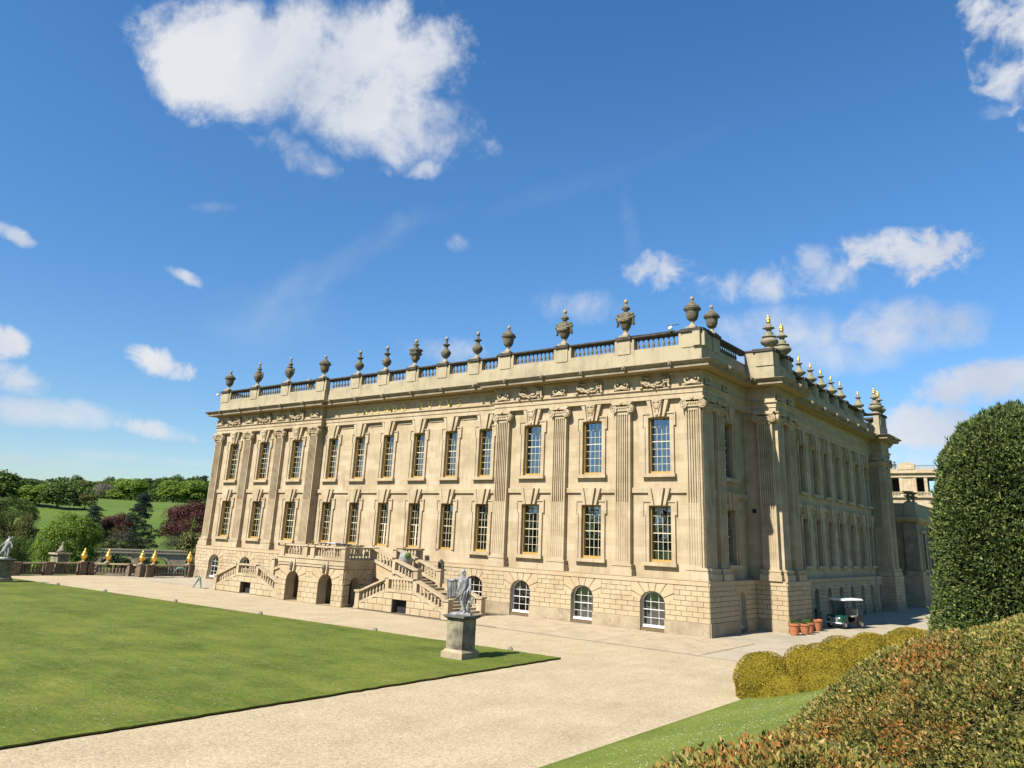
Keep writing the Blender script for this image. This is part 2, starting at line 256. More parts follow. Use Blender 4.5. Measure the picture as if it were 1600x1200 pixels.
# ------------------------------------------------------------------ mesh helpers
class MB:
    def __init__(s): s.v = []; s.f = []
    def poly(s, pts): n = len(s.v); s.v += [tuple(p) for p in pts]; s.f.append(tuple(range(n, n+len(pts)))); return s
    def box(s, x0, x1, y0, y1, z0, z1):
        n = len(s.v); s.v += [(x, y, z) for z in (z0, z1) for y in (y0, y1) for x in (x0, x1)]
        s.f += [tuple(n+i for i in q) for q in ((0, 2, 3, 1), (4, 5, 7, 6), (0, 1, 5, 4), (2, 6, 7, 3), (0, 4, 6, 2), (1, 3, 7, 5))]; return s
    def prism(s, pts, y0, y1):                             # polygon in x,z drawn along y (y0 front)
        n = len(s.v); k = len(pts); s.v += [(x, y0, z) for x, z in pts]+[(x, y1, z) for x, z in pts]
        s.f.append(tuple(range(n, n+k))); s.f.append(tuple(range(n+2*k-1, n+k-1, -1)))
        s.f += [(n+i, n+k+i, n+k+(i+1) % k, n+(i+1) % k) for i in range(k)]; return s
    def extr(s, pts, z0, z1, pts2=None):
        n = len(s.v); k = len(pts); pts2 = pts2 or pts; s.v += [(x, y, z0) for x, y in pts]+[(x, y, z1) for x, y in pts2]
        s.f.append(tuple(range(n+k-1, n-1, -1))); s.f.append(tuple(range(n+k, n+2*k)))
        s.f += [(n+i, n+(i+1) % k, n+k+(i+1) % k, n+k+i) for i in range(k)]; return s
    def chamfer(s, pts, y0, yf, c=.02):                    # stone face: polygon in x,z standing proud from y0 to yf with a sloped arris
        cx = sum(p[0] for p in pts)/len(pts); cz = sum(p[1] for p in pts)/len(pts); k = len(pts); n = len(s.v)
        def ins(p):
            dx, dz = p[0]-cx, p[1]-cz; return (p[0]-math.copysign(min(c, abs(dx)*.5), dx), p[1]-math.copysign(min(c, abs(dz)*.5), dz))
        s.v += [(x, y0, z) for x, z in pts]+[(ins(p)[0], yf, ins(p)[1]) for p in pts]
        s.f.append(tuple(range(n+k, n+2*k))); s.f += [(n+i, n+(i+1) % k, n+k+(i+1) % k, n+k+i) for i in range(k)]; return s
    def lathe(s, prof, seg=16, c=(0, 0, 0), lobes=0, amp=0, twist=0, zr=None, square=()):
        n = len(s.v)
        for j, (r, z) in enumerate(prof):
            for i in range(seg):
                a = 2*PI*i/seg; rr = r
                if lobes and (zr is None or zr[0] <= z <= zr[1]): rr = r*(1+amp*math.cos(lobes*(a+twist*z)))
                s.v.append((c[0]+rr*math.cos(a), c[1]+rr*math.sin(a), c[2]+z))
        for j in range(len(prof)-1):
            for i in range(seg):
                a = n+j*seg+i; b = n+j*seg+(i+1) % seg; s.f.append((a, b, b+seg, a+seg))
        s.f.append(tuple(n+i for i in reversed(range(seg)))); s.f.append(tuple(n+(len(prof)-1)*seg+i for i in range(seg))); return s
    def tube(s, pts, r, seg=6, r2=None):
        n0 = len(s.v); pts = [Vector(p) for p in pts]; N = len(pts); r2 = r if r2 is None else r2
        for k, p in enumerate(pts):
            d = (pts[min(k+1, N-1)]-pts[max(k-1, 0)]).normalized(); a = d.cross(Vector((0, 0, 1)) if abs(d.z) < .9 else Vector((1, 0, 0))).normalized(); b = d.cross(a)
            rr = r+(r2-r)*k/max(1, N-1)
            for i in range(seg):
                t = 2*PI*i/seg; q = p+a*rr*math.cos(t)+b*rr*math.sin(t); s.v.append(tuple(q))
        for k in range(N-1):
            for i in range(seg):
                a = n0+k*seg+i; b = n0+k*seg+(i+1) % seg; s.f.append((a, b, b+seg, a+seg))
        s.f.append(tuple(n0+i for i in reversed(range(seg)))); s.f.append(tuple(n0+(N-1)*seg+i for i in range(seg))); return s
    def ball(s, c, rx, ry=None, rz=None, seg=10, rings=6):
        ry = ry or rx; rz = rz or rx; n = len(s.v)
        for j in range(rings+1):
            t = PI*j/rings; 
            for i in range(seg):
                a = 2*PI*i/seg; rr = max(math.sin(t), .02); s.v.append((c[0]+rx*rr*math.cos(a), c[1]+ry*rr*math.sin(a), c[2]-rz*math.cos(t)))
        for j in range(rings):
            for i in range(seg):
                a = n+j*seg+i; b = n+j*seg+(i+1) % seg; s.f.append((a, b, b+seg, a+seg))
        return s
    def mesh(s, name, mat, smooth=False):
        me = bpy.data.meshes.new(name); me.from_pydata(s.v, [], s.f); me.materials.append(MT[mat] if isinstance(mat, str) else mat)
        if smooth: me.polygons.foreach_set('use_smooth', [True]*len(me.polygons))
        me.update(); return me
    def build(s, name, mat, parent=None, loc=(0, 0, 0), rz=0, smooth=False, **k):
        return link(name, s.mesh(name, mat, smooth), parent, loc, rz, **k)
def link(name, me, parent=None, loc=(0, 0, 0), rz=0, scale=None, **k):
    o = bpy.data.objects.new(name, me); COL.objects.link(o)
    if parent: o.parent = parent
    o.location = loc; o.rotation_euler = (0, 0, rz)
    if scale: o.scale = scale
    for a, b in k.items(): o[a] = b
    return o
def empty(name, loc=(0, 0, 0), rz=0, parent=None, **k): return link(name, None, parent, loc, rz, **k)
def copy_tree(o, parent=None):
    c = o.copy(); COL.objects.link(c)
    if parent: c.parent = parent
    for ch in list(o.children): copy_tree(ch, c)
    return c
def quads(name, mat, P, A, B, parent=None, **k):           # many free leaf quads at once
    n = len(P); V = np.stack([P-A-B*.25, P-B*.55, P+A-B*.1, P+B*.6], 1).reshape(-1, 3).astype(np.float32)
    me = bpy.data.meshes.new(name); me.vertices.add(4*n); me.vertices.foreach_set('co', V.ravel()); me.loops.add(4*n); me.polygons.add(n)
    me.loops.foreach_set('vertex_index', np.arange(4*n, dtype=np.int32)); me.polygons.foreach_set('loop_start', np.arange(0, 4*n, 4, dtype=np.int32))
    me.update(calc_edges=True); me.materials.append(MT[mat]); return link(name, me, parent, **k)
def rand_dirs(n, bias=None, w=0.):
    d = rng.normal(size=(n, 3)); d /= np.linalg.norm(d, axis=1)[:, None]
    if bias is not None: d = d+bias*w; d /= np.linalg.norm(d, axis=1)[:, None]+1e-9
    return d
def leaf_axes(nrm, size, aspect=.5):
    n = len(nrm); t = rng.normal(size=(n, 3)); a = np.cross(nrm, t); a /= np.linalg.norm(a, axis=1)[:, None]+1e-9; b = np.cross(nrm, a)
    sz = (size*rng.uniform(.6, 1.3, n))[:, None]; return a*sz*aspect, b*sz
def struct(o): o['kind'] = 'structure'; return o
def sweep(path, prof, closed=False):
    """moulding: profile of (out, z) points run along a right-angled plan path; 'out' is to the right of travel"""
    m = MB(); n = len(path); ring = []
    for i, (x, y) in enumerate(path):
        p = Vector((x, y)); dn = []
        if i > 0 or closed: d = (p-Vector(path[i-1])).normalized(); dn.append(Vector((d.y, -d.x)))
        if i < n-1 or closed: d = (Vector(path[(i+1) % n])-p).normalized(); dn.append(Vector((d.y, -d.x)))
        off = dn[0] if len(dn) == 1 else (dn[0]+dn[1])/(1+dn[0].dot(dn[1]))
        ring.append([(x+off.x*d, y+off.y*d, z) for d, z in prof])
    k = len(prof); m.v = [q for r in ring for q in r]
    for i in range(n-1+(1 if closed else 0)):
        for j in range(k-1):
            a = i*k+j; b = ((i+1) % n)*k+j; m.f.append((a, b, b+1, a+1))
    return m

# ------------------------------------------------------------------ ground
def sstep(a, b, x):
    t = min(1, max(0, (x-a)/(b-a))); return t*t*(3-2*t)
def height(x, y):
    if x > -58.5:
        if x > 9: 
            return 3.36*sstep(8.2, 21.0, x)**.9 - .02 + (.6*sstep(22, 60, x)) + 4*sstep(60, 400, x)
        return -0.03
    r = math.hypot(x-20, y+45)
    z = -3.2*sstep(-59, -64, x) if x < -59 else -.03
    z = -3.2-5.3*sstep(78, 130, r) if x < -64 else z
    if r > 200:
        K = ((200, -8.5), (250, -.6), (290, 4.6), (330, 8.6), (400, 12.6), (490, 16.4), (620, 19.5), (900, 23), (2200, 32), (9000, 34))
        for (a, za), (b, zb) in zip(K[:-1], K[1:]):
            if a <= r <= b: z = za+(zb-za)*(r-a)/(b-a)
    return z+ (0.5*math.sin(x*.011+y*.017)*sstep(220, 420, r))
xs = sorted(set([-6000, -4000, -2500, -1600]+list(range(-1200, -600, 50))+list(range(-600, -90, 12))+list(range(-90, -56, 3))+[-59.0, -58.5, -57, 9, 9.02]+[9+i*.8 for i in range(1, 18)]+list(range(25, 80, 6))+[100, 150, 250, 400, 700, 1200, 2500, 6000]))
ys = sorted(set([-6000, -3000, -1500, -800, -500]+list(range(-400, 700, 14))+[800, 1000, 1300, 1800, 2600, 4000, 6000]+[-50, -40, -30, -20, -10, 0]))
g = MB(); g.v = [(x, y, height(x, y)) for y in ys for x in xs]; nx = len(xs)
g.f = [(j*nx+i, j*nx+i+1, (j+1)*nx+i+1, (j+1)*nx+i) for j in range(len(ys)-1) for i in range(nx-1)]
ground = struct(g.build('ground', 'pasture', smooth=True))
gb = MB()                                                  # close-mown bank right of the gravel, 4 mm over the ground sheet
bx = [9.0, 9.02]+[9+i*.8 for i in range(1, 18)]; by = list(range(-90, 40, 5)); gb.v = [(x, y, height(x, y)+.006+(.02 if x > 9.01 else 0)) for y in by for x in bx]; nb = len(bx)
gb.f = [(j*nb+i, j*nb+i+1, (j+1)*nb+i+1, (j+1)*nb+i) for j in range(len(by)-1) for i in range(nb-1)]
struct(gb.build('grass_bank', 'bank', smooth=True))
struct(MB().poly([(-57.5, -120, -.02), (9, -120, -.02), (9, -8.05, -.02), (-57.5, -6.6, -.02)]).build('gravel_path', 'gravel'))
pav = struct(MB().poly([(-57.5, -6.6, -.012), (9, -8.05, -.012), (9, 110, -.012), (-57.5, 110, -.012)]).build('pavement', 'pave'))
lw = [(-.2, -14.4), (-.2, -120), (-52.5, -120), (-52.5, -16.2), (-47.5, -16.15)]
random.seed(3)
edge = []
for i in range(len(lw)-1, -1, -1): pass
def jag(a, b, n): return [(a[0]+(b[0]-a[0])*i/n+random.uniform(-.035, .035), a[1]+(b[1]-a[1])*i/n+random.uniform(-.045, .045)) for i in range(n)]
lwp = jag(lw[4], lw[0], 120)+jag(lw[0], (-.2, -45), 90)+[(-.2, -120), (-52.5, -120), (-52.5, -16.2)]
lwp.reverse()
lawn = struct(MB().extr(lwp, .02, .055).build('lawn', 'lawn'))
MB().extr([(x*1.0, y) for x, y in lwp], -.019, .02).build('turf_edge', 'soil', lawn)
struct(MB().extr([(9.0, -120), (9.10, -120), (9.10, -17), (9.0, -17)], -.02, .03).build('turf_kerb', 'soil'))
# paving stones beside the house, each its own slab
fl = None; cnt = 0; random.seed(5)
base = MB().poly([(-24, -7.25, -.006), (3.2, -7.8, -.006), (3.2, -.66, -.006), (-24, -.3, -.006)]).build('paving_bed', 'flagjoint', pav)
y = -.68; row = 0
while y > -7.6 and cnt < 290:
    hgt = random.choice((.75, .9, 1.05)); x = 3.19+random.uniform(0, .5)
    while x > -13.2 and cnt < 290:
        w = random.uniform(.9, 1.7); yb = max(y-hgt, -7.25-(x+24)*.0202+.03)
        if x-w > -15.9 or True:
            if y-yb > .25:
                gp = .010; MB().extr([(x-w+gp, yb+gp), (min(x, 3.2)-gp, yb+gp), (min(x, 3.2)-gp, y-gp), (x-w+gp, y-gp)], -.006, .006+random.uniform(-.003, .004)).build('paving_slab', 'flag', pav); cnt += 1
        x -= w
    y -= hgt
struct(MB().poly([(-400, -160, -8.15), (-118, -60, -8.15), (-128, 300, -8.15), (-250, 400, -8.15)]).build('river', 'water')) if False else None
rv = []
for th in np.linspace(-2.2, .3, 40): rv.append((20+155*math.sin(th-.2), -45+155*math.cos(th-.2), -8.3))
rv2 = [(20+192*math.sin(th-.2), -45+192*math.cos(th-.2), -8.3) for th in np.linspace(-2.2, .3, 40)]
w = MB(); w.v = rv+rv2; w.f = [(i, i+1, 41+i, 40+i) for i in range(39)]; struct(w.build('river', 'water'))

# ------------------------------------------------------------------ the house
house = empty('country_house', (0, 0, 0), label='great honey stone classical house with rows of gilded sash windows', category='house')
HW = .35
# z levels
ZB, ZS, ZCAP, ZAR, ZFR, ZCO, ZPL, ZRAIL = 3.0, 8.31, 13.8, 14.5, 15.3, 15.92, 17.0, 18.15
def wall(name, s0, s1, z0, z1, ops, loc, rz, depth=.5, mat='stone', y=0., parent=house):
    """wall face with rectangular openings; local x along the wall, -y outwards"""
    m = MB(); xs_ = sorted(set([s0, s1]+[v for c, w, a, b in ops for v in (c-w/2, c+w/2)])); 
    for i in range(len(xs_)-1):
        a, b = xs_[i], xs_[i+1]; mid = (a+b)/2
        cuts = sorted([(q[2], q[3]) for q in ops if abs(mid-q[0]) < q[1]/2]); z = z0
        for (u, v) in cuts+[(z1, z1)]:
            if u > z: m.poly([(a, y, z), (b, y, z), (b, y, u), (a, y, u)])
            z = v
    for c, w, a, b in ops:
        l, r = c-w/2, c+w/2
        m.poly([(l, y, a), (l, y, b), (l, y+depth, b), (l, y+depth, a)]); m.poly([(r, y, b), (r, y, a), (r, y+depth, a), (r, y+depth, b)])
        m.poly([(l, y, b), (r, y, b), (r, y+depth, b), (l, y+depth, b)]); m.poly([(l, y, a), (l, y+depth, a), (r, y+depth, a), (r, y, a)])
    return m.build(name, mat, parent, loc, rz)
MESH = {}
def cached(key, fn):
    if key not in MESH: MESH[key] = fn()
    return MESH[key]
npane = [0]
def window(c, z0, z1, w, cols, rows, loc, rz, hero=False, key='plain', surround=True, tall_key=.0, curtain=True, sky_tint_blind=0., sill=True, door=False, gold=True):
    """sash window in an opening of width w; local x=c. returns the frame object with its sub-parts"""
    h = z1-z0; d0, d1 = .16, .42
    cosr, sinr = math.cos(rz), math.sin(rz)
    L = (loc[0]+c*cosr, loc[1]+c*sinr, loc[2]+z0)
    def fr_():
        m = MB(); t_ = .07
        m.box(-w/2, -w/2+t_, d0, d1, 0, h).box(w/2-t_, w/2, d0, d1, 0, h).box(-w/2+t_, w/2-t_, d0, d1, h-t_, h).box(-w/2+t_, w/2-t_, d0, d1, 0, .16)
        return m.mesh('window', 'goldpaint' if gold else 'cornice')
    fo = link('window', cached(('fr', w, h, gold), fr_), house, L, rz)
    pw, ph = (w-.17)/cols, (h-.085-.16)/rows
    def bars():
        m = MB(); b = .012; y0, y1 = .33, .375; meet = rows//2
        for i in range(1, cols): m.box(-w/2+.085+i*pw-b, -w/2+.085+i*pw+b, y0, y1, .16, h-.085)
        for j in range(1, rows):
            bb = .026 if j == rows-rows//2 else b; m.box(-w/2+.085, w/2-.085, y0-.003 if bb > b else y0+.002, y1-.002, .16+j*ph-bb, .16+j*ph+bb)
        if door: m.box(-.07, .07, y0-.02, y1-.01, .16, h*.52)
        return m.mesh('glazing_bars', 'bar' if gold else 'white')
    link('glazing_bars', cached(('ba', w, h, cols, rows, gold, door), bars), fo)
    if hero and npane[0]+cols*rows < 300:
        pm = cached(('pn', w, h, cols, rows), lambda: MB().box(-pw/2+.01, pw/2-.01, -.002, .002, -ph/2+.01, ph/2-.01).mesh('pane', 'glass'))
        for i in range(cols):
            for j in range(rows):
                p_ = link('pane', pm, fo, (-w/2+.085+(i+.5)*pw, .35, .16+(j+.5)*ph)); p_.rotation_euler = (random.gauss(0, .012), 0, random.gauss(0, .012)); npane[0] += 1
    else:
        def gp():
            m = MB()
            for i in range(cols):
                for j in range(rows):
                    x0 = -w/2+.085+i*pw; zz = .16+j*ph; a, b = random.gauss(0, .004), random.gauss(0, .004)
                    m.poly([(x0+.01, .35+a-b, zz+.01), (x0+pw-.01, .35+a+b, zz+.01), (x0+pw-.01, .35-a+b, zz+ph-.01), (x0+.01, .35-a-b, zz+ph-.01)])
            return m.mesh('glass', 'glass')
        link('glass', cached(('gl', w, h, cols, rows, random.randint(0, 3)), gp), fo)
    if curtain:
        def cu():
            m = MB(); n = 7
            for sgn in (-1, 1):
                xa = sgn*w/2; xb = sgn*w*.17
                for k in range(n): 
                    a = xa+(xb-xa)*k/n; b = xa+(xb-xa)*(k+1)/n; ya, yb = (.62, .72) if k % 2 else (.72, .62)
                    m.poly([(a, ya, .1), (b, yb, .1), (b, yb, h*.98), (a, ya, h*.98)])
            return m.mesh('curtain', 'curtain')
        link('curtain', cached(('cu', w, h), cu), fo)
    if sky_tint_blind:
        link('sky_tint_blind', cached(('bl', w, h, sky_tint_blind), lambda: MB().poly([(-w/2, .50, h*(1-sky_tint_blind)), (w/2, .50, h*(1-sky_tint_blind)), (w/2, .50, h), (-w/2, .50, h)]).mesh('sky_tint_blind', 'sky_tint_blind')), fo)  # added blind; its blue-grey paints in the sky's reflection on upper panes
    if surround:
        def su():
            m = MB(); e = .13; W = .30; top = h
            m.box(-w/2-W, -w/2, -.07, .002, 0, top-.55).box(w/2, w/2+W, -.07, .002, 0, top-.55)
            m.box(-w/2-W-e, -w/2, -.07, .002, top-.55, top+.30).box(w/2, w/2+W+e, -.07, .002, top-.55, top+.30).box(-w/2, w/2, -.07, .002, top, top+.30)
            r = .09                                        # raised outer moulding with the eared corners
            m.box(-w/2-W, -w/2-W+r, -.13, -.07, 0, top-.55).box(w/2+W-r, w/2+W, -.13, -.07, 0, top-.55)
            m.box(-w/2-W-e, -w/2-W-e+r, -.13, -.07, top-.55, top+.30).box(w/2+W+e-r, w/2+W+e, -.13, -.07, top-.55, top+.30)
            m.box(-w/2-W-e+r, w/2+W+e-r, -.13, -.07, top+.30-r, top+.30)
            return m.mesh('surround', 'stone')
        link('surround', cached(('su', w, h), su), fo)
    if sill:
        link('sill', cached(('si', w), lambda: MB().box(-w/2-.40, w/2+.40, -.27, .16, -.22, -.003).mesh('sill', 'stone')), fo)
    if key:
        H = tall_key
        def ke():
            m = MB(); m.prism([(-.21, .0), (.21, .0), (.40, H-.004), (-.40, H-.004)], -.34, .0)
            for s in (-1, 1):
                pts = [(s*.31, .0), (s*.47, .0), (s*.80, H-.004), (s*.52, H-.004)]; m.prism(pts if s > 0 else pts[::-1], -.26, .0)
            return m.mesh('keystone', 'stone')
        ko = link('keystone', cached(('ke', H, round(w, 2)), ke), fo, (0, 0, h))
        if key == 'carved':
            def ca():
                m = MB()
                for s in (-1, 1):
                    for k in range(6): m.ball((s*(.30-.035*k), -.36, H-.12-k*.13), .07+.02*math.sin(k), .06, .08, 7, 5)
                m.ball((0, -.36, .12), .09, .06, .09, 7, 5); m.ball((0, -.37, H*.62), .17, .05, .24, 8, 6); m.tube([(-.3, -.37, H-.1), (0, -.40, H-.26), (.3, -.37, H-.1)], .045, 6)
                return m.mesh('festoon', 'stone', True)
            link('festoon', cached(('ca', H), ca), ko)
    return fo
SOUTH_P = [-2.74, -7.7, -12.65]; SOUTH_L = [-39.35, -44.30, -49.26]; CEN = [-34.8, -31.3, -27.78, -24.26, -20.8, -17.35]
Z1 = (3.88, 7.22); Z2 = (9.17, 12.70)
YC = .42
# wall faces: two end pavilions (y=0) and the set-back centre (y=YC)
for (a, b, cs, y, w) in ((-15.75, .02, SOUTH_P, 0, 1.5), (-52.02, -36.25, SOUTH_L, 0, 1.5), (-36.25, -15.75, CEN, YC, 1.24)):
    wall('wall', a, b, ZB-.1, ZCO, [(c, w, *Z1) for c in cs]+[(c, w, *Z2) for c in cs], (0, y, 0), 0)
for xx in (-15.75, -36.25):
    MB().poly([(xx, 0, 0), (xx, YC, 0), (xx, YC, ZCO), (xx, 0, ZCO)]).build('wall_return', 'stone', house)
for i, c in enumerate(SOUTH_P+SOUTH_L):
    hero = c > -14
    window(c, *Z1, 1.5, 4, 6, (0, 0, 0), 0, hero, 'wedge', tall_key=ZS-Z1[1]-.02)
    window(c, *Z2, 1.5, 4, 7, (0, 0, 0), 0, hero, 'carved', tall_key=ZCAP-Z2[1]+.06, curtain=(i % 2 == 0), sky_tint_blind=(.85, .45, .7, .9, .35, .6)[i])
for i, c in enumerate(CEN):
    window(c, *Z1, 1.24, 4, 6, (0, YC, 0), 0, False, 'wedge', tall_key=ZS-Z1[1]-.02, door=(i in (2, 3)), sill=(i not in (1, 2, 3, 4)))
    window(c, *Z2, 1.24, 4, 7, (0, YC, 0), 0, False, 'wedge', tall_key=ZCAP-Z2[1]+.02, curtain=(i % 2 == 1), sky_tint_blind=(.4, .9, .75, .3, .85, .6)[i])
# lintel lines between the centre keystones
for a, b in zip([-36.2]+CEN, CEN+[-15.8]):
    MB().box(max(a+1.0, -36.2), min(b-1.0, -15.8), YC-.07, YC-.002, 13.52, 13.62).build('lintel_moulding', 'stone', house) if b-a > 2.2 else None
# --- pilasters
def pil_parts(width, flutes=6, capw=1.6):
    d = .34
    def shaft():
        m = MB(); W = width; pts = []; pts2 = []
        fw = (W-.16)/flutes
        def prof(depth):
            P = [(-W/2, 0), (-W/2, -d)]
            for k in range(flutes):
                x0 = -W/2+.08+k*fw+fw*.20; x1 = x0+fw*.60
                P += [(x0, -d), (x0+.006, -d+depth*.8), ((x0+x1)/2, -d+depth), (x1-.006, -d+depth*.8), (x1, -d)]
            P += [(W/2, -d), (W/2, 0)]; return P
        lo, hi, fl_ = prof(.04), prof(.11), prof(.0005)
        def col(P0, z0, z1):
            n = len(m.v); k = len(P0); m.v += [(x, y, z0) for x, y in P0]+[(x, y, z1) for x, y in P0]
            m.f.append(tuple(range(n, n+k))[::-1]); m.f.append(tuple(range(n+k, n+2*k)))
            for i in range(k-1): m.f.append((n+i, n+i+1, n+k+i+1, n+k+i))
        col(fl_, 3.72, 3.86); col(lo, 3.862, 7.4); col(hi, 7.402, 12.98); col(fl_, 12.982, 13.12)
        return m.mesh('shaft', 'stone')
    def basem():
        m = MB(); W = width
        m.box(-W/2-.20, W/2+.20, -d-.20, 0, ZB+.002, ZB+.38); m.box(-W/2-.12, W/2+.12, -d-.12, 0, ZB+.38, ZB+.56)
        m.box(-W/2-.16, W/2+.16, -d-.16, 0, ZB+.56, ZB+.66); m.box(-W/2-.05, W/2+.05, -d-.05, 0, ZB+.66, ZB+.722)
        return m.mesh('base', 'stone')
    def cap():
        m = MB(); W = width; m.box(-W/2-.04, W/2+.04, -d-.03, 0, 13.12, 13.19)
        m.box(-W/2+.0, W/2-.0, -d-.10, 0, 13.19, 13.50); 
        m.prism([(-W/2-.22, 13.72), (-W/2-.10, 13.60), (0, 13.57), (W/2+.10, 13.60), (W/2+.22, 13.72), (W/2+.22, ZCAP-.003), (-W/2-.22, ZCAP-.003)][::-1], -d-.2, .0)
        for s in (-1, 1):
            cx, cz = s*(W/2+.05), 13.34
            m.lathe([(.02, -.20), (.27, -.2), (.27, .2), (.02, .2)], 14)    # placeholder ring turned below
            n = len(m.v)-14*4
            for i in range(n, len(m.v)):
                x, y, z = m.v[i]; m.v[i] = (cx+x, -d-.02+z*.75, cz+y)
            pts = [(cx+s*-1*math.cos(a*1.0)*(.25-.20*a/10), -d-.19, cz+math.sin(a)*(.25-.20*a/10)) for a in np.linspace(0, 10, 34)]
            m.tube(pts, .028, 5)
        for k in range(5): m.ball((-.32+.16*k, -d-.13, 13.40), .065, .05, .09, 6, 4)
        m.ball((0, -d-.22, 13.70), .13, .07, .12, 8, 5)
        return m.mesh('capital', 'stone')
    k = ('pil', width, flutes)
    return cached(k+(0,), shaft), cached(k+(1,), basem), cached(k+(2,), cap)
def pilaster(c, loc, rz, width=1.13, flutes=6):
    s, b, cp = pil_parts(width, flutes); L = (loc[0]+c*math.cos(rz), loc[1]+c*math.sin(rz), 0)
    p_ = empty('pilaster', L, rz, house); link('shaft', s, p_); link('base', b, p_); link('capital', cp, p_)
for c in (-.22, -5.22, -10.2, -15.18, -36.82, -41.8, -46.78, -51.78): pilaster(c, (0, 0, 0), 0)
# --- plan path (walls seen): west side, south front with its breaks, east side with its pavilions
SO = .30
def plan(e=0., so=SO, ret=0.):
    """e: how far the face stands out from the frieze plane"""
    P = [(-52.37, 42), (-52.37, -so), (-35.97, -so), (-35.97, YC-so), (-16.03, YC-so), (-16.03, -so), (.37, -so), (.37, 6.9), (2.37, 6.9), (2.37, 10.9), (1.07, 10.9), (1.07, 36.6), (2.1, 36.6), (2.1, 39.7), (.6, 39.7), (.6, 44)]
    return P
PL = plan()
sweep(PL, [(0, ZCAP), (0, 14.08), (.05, 14.09), (.05, 14.36), (.16, 14.42), (.16, ZAR), (0, ZAR)]).build('architrave', 'stone', house)
sweep(PL, [(-.3, ZCAP), (0.0, ZCAP)]).build('architrave_soffit', 'stone', house)
sweep(PL, [(0, ZAR), (0, ZFR)]).build('frieze', 'stone', house)
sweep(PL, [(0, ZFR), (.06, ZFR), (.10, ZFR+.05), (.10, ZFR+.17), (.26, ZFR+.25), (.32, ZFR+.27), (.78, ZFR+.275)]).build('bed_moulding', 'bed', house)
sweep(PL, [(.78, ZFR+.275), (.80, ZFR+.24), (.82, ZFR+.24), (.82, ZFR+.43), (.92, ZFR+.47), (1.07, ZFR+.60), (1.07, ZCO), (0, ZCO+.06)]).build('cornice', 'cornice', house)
# dentils
dm = cached('dentil', lambda: MB().box(-.06, .06, -.19, .0, 0, .12).mesh('dentils', 'bed'))
dd = MB(); dcount = 0
def dentil_run(p0, p1):
    p0, p1 = Vector(p0), Vector(p1); L = (p1-p0).length; d = (p1-p0).normalized(); nrm = Vector((d.y, -d.x)); n = int(L/.21)
    for i in range(n):
        q = p0+d*(i+.5)*L/n; a = q-d*.055; b = q+d*.055; c = b+nrm*.2; e = a+nrm*.2
        dd.extr([tuple(a), tuple(e), tuple(c), tuple(b)], ZFR+.06, ZFR+.165)
for i in range(1, 14): dentil_run(PL[i], PL[i+1])
dd.build('dentils', 'bed', house, kind='stuff')
# lion-mask spouts along the gutter edge
for i in (1, 2, 3, 4, 5, 6, 7, 8, 9, 10, 11, 12):
    p0, p1 = Vector(PL[i]), Vector(PL[i+1]); L = (p1-p0).length; d = (p1-p0).normalized(); nrm = Vector((d.y, -d.x))
    if L < 1.5: continue
    n = max(1, round(L/3.3))
    for k in range(n):
        q = p0+d*(k+.5)*L/n+nrm*1.04; me = cached('mask', lambda: MB().box(-.11, .11, -.09, .06, -.13, .13).ball((0, -.1, 0), .09, .09, .11, 8, 5).mesh('lion_mask', 'cornice'))
        link('lion_mask', me, house, (q.x, q.y, ZCO-.10), math.atan2(d.y, d.x))
# parapet
PP = [(x, y) for x, y in PL]
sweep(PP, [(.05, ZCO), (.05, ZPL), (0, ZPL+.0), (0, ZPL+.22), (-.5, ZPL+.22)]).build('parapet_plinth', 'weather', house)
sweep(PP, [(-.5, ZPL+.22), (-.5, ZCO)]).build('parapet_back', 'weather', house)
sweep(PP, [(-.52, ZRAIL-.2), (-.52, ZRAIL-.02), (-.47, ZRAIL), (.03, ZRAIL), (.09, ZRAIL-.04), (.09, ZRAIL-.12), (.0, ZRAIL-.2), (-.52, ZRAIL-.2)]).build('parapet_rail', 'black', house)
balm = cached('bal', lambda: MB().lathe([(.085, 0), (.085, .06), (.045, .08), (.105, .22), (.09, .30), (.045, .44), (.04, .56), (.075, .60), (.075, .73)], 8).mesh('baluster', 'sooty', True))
nb_ = 0
def pier(x, y, rz, w=.95):
    return link('parapet_pier', cached(('pier', w), lambda: MB().box(-w/2, w/2, -.10, .52, ZPL-.02, ZRAIL-.2).box(-w/2-.26, -w/2, -.03, .45, ZPL+.02, ZRAIL-.201).box(w/2, w/2+.26, -.03, .45, ZPL+.02, ZRAIL-.201).mesh('parapet_pier', 'weather')), house, (x, y, 0), rz)
def rail_cap(x, y, rz, w=1.1): link('pier_coping', cached(('pcap', w), lambda: MB().box(-w/2, w/2, -.22, .56, ZRAIL-.185, ZRAIL+.02).mesh('pier_coping', 'black')), house, (x, y, 0), rz)
URN_S = [-51.75, -46.8, -41.8, -36.6, -32.33, -28.85, -25.4, -21.95, -18.6, -15.2, -10.1, -5.1, -.25]
def bal_run(xa, xb, y, rz, origin=(0, 0)):
    global nb_
    n = max(1, int((xb-xa)/.34))
    for i in range(n):
        s = xa+(i+.5)*(xb-xa)/n; x = origin[0]+s*math.cos(rz)-y*math.sin(rz); yy = origin[1]+s*math.sin(rz)+y*math.cos(rz)
        link('baluster', balm, house, (x, yy, ZPL+.22)); nb_ += 1
for i, x in enumerate(URN_S):
    yy = -SO if (x > -16 or x < -36) else YC-SO
    w = 1.25 if i in (0, 12) else .95
    pier(x, yy, 0, w); rail_cap(x, yy, 0, w+.2)
for a, b in zip(URN_S[:-1], URN_S[1:]):
    yy = (-SO if (a > -16 or b < -36) else YC-SO)+.22
    bal_run(a+.78, b-.78, yy, 0)
for (y_, x_) in ((1.9, .37),): pier(x_, y_, PI/2); rail_cap(x_, y_, PI/2)
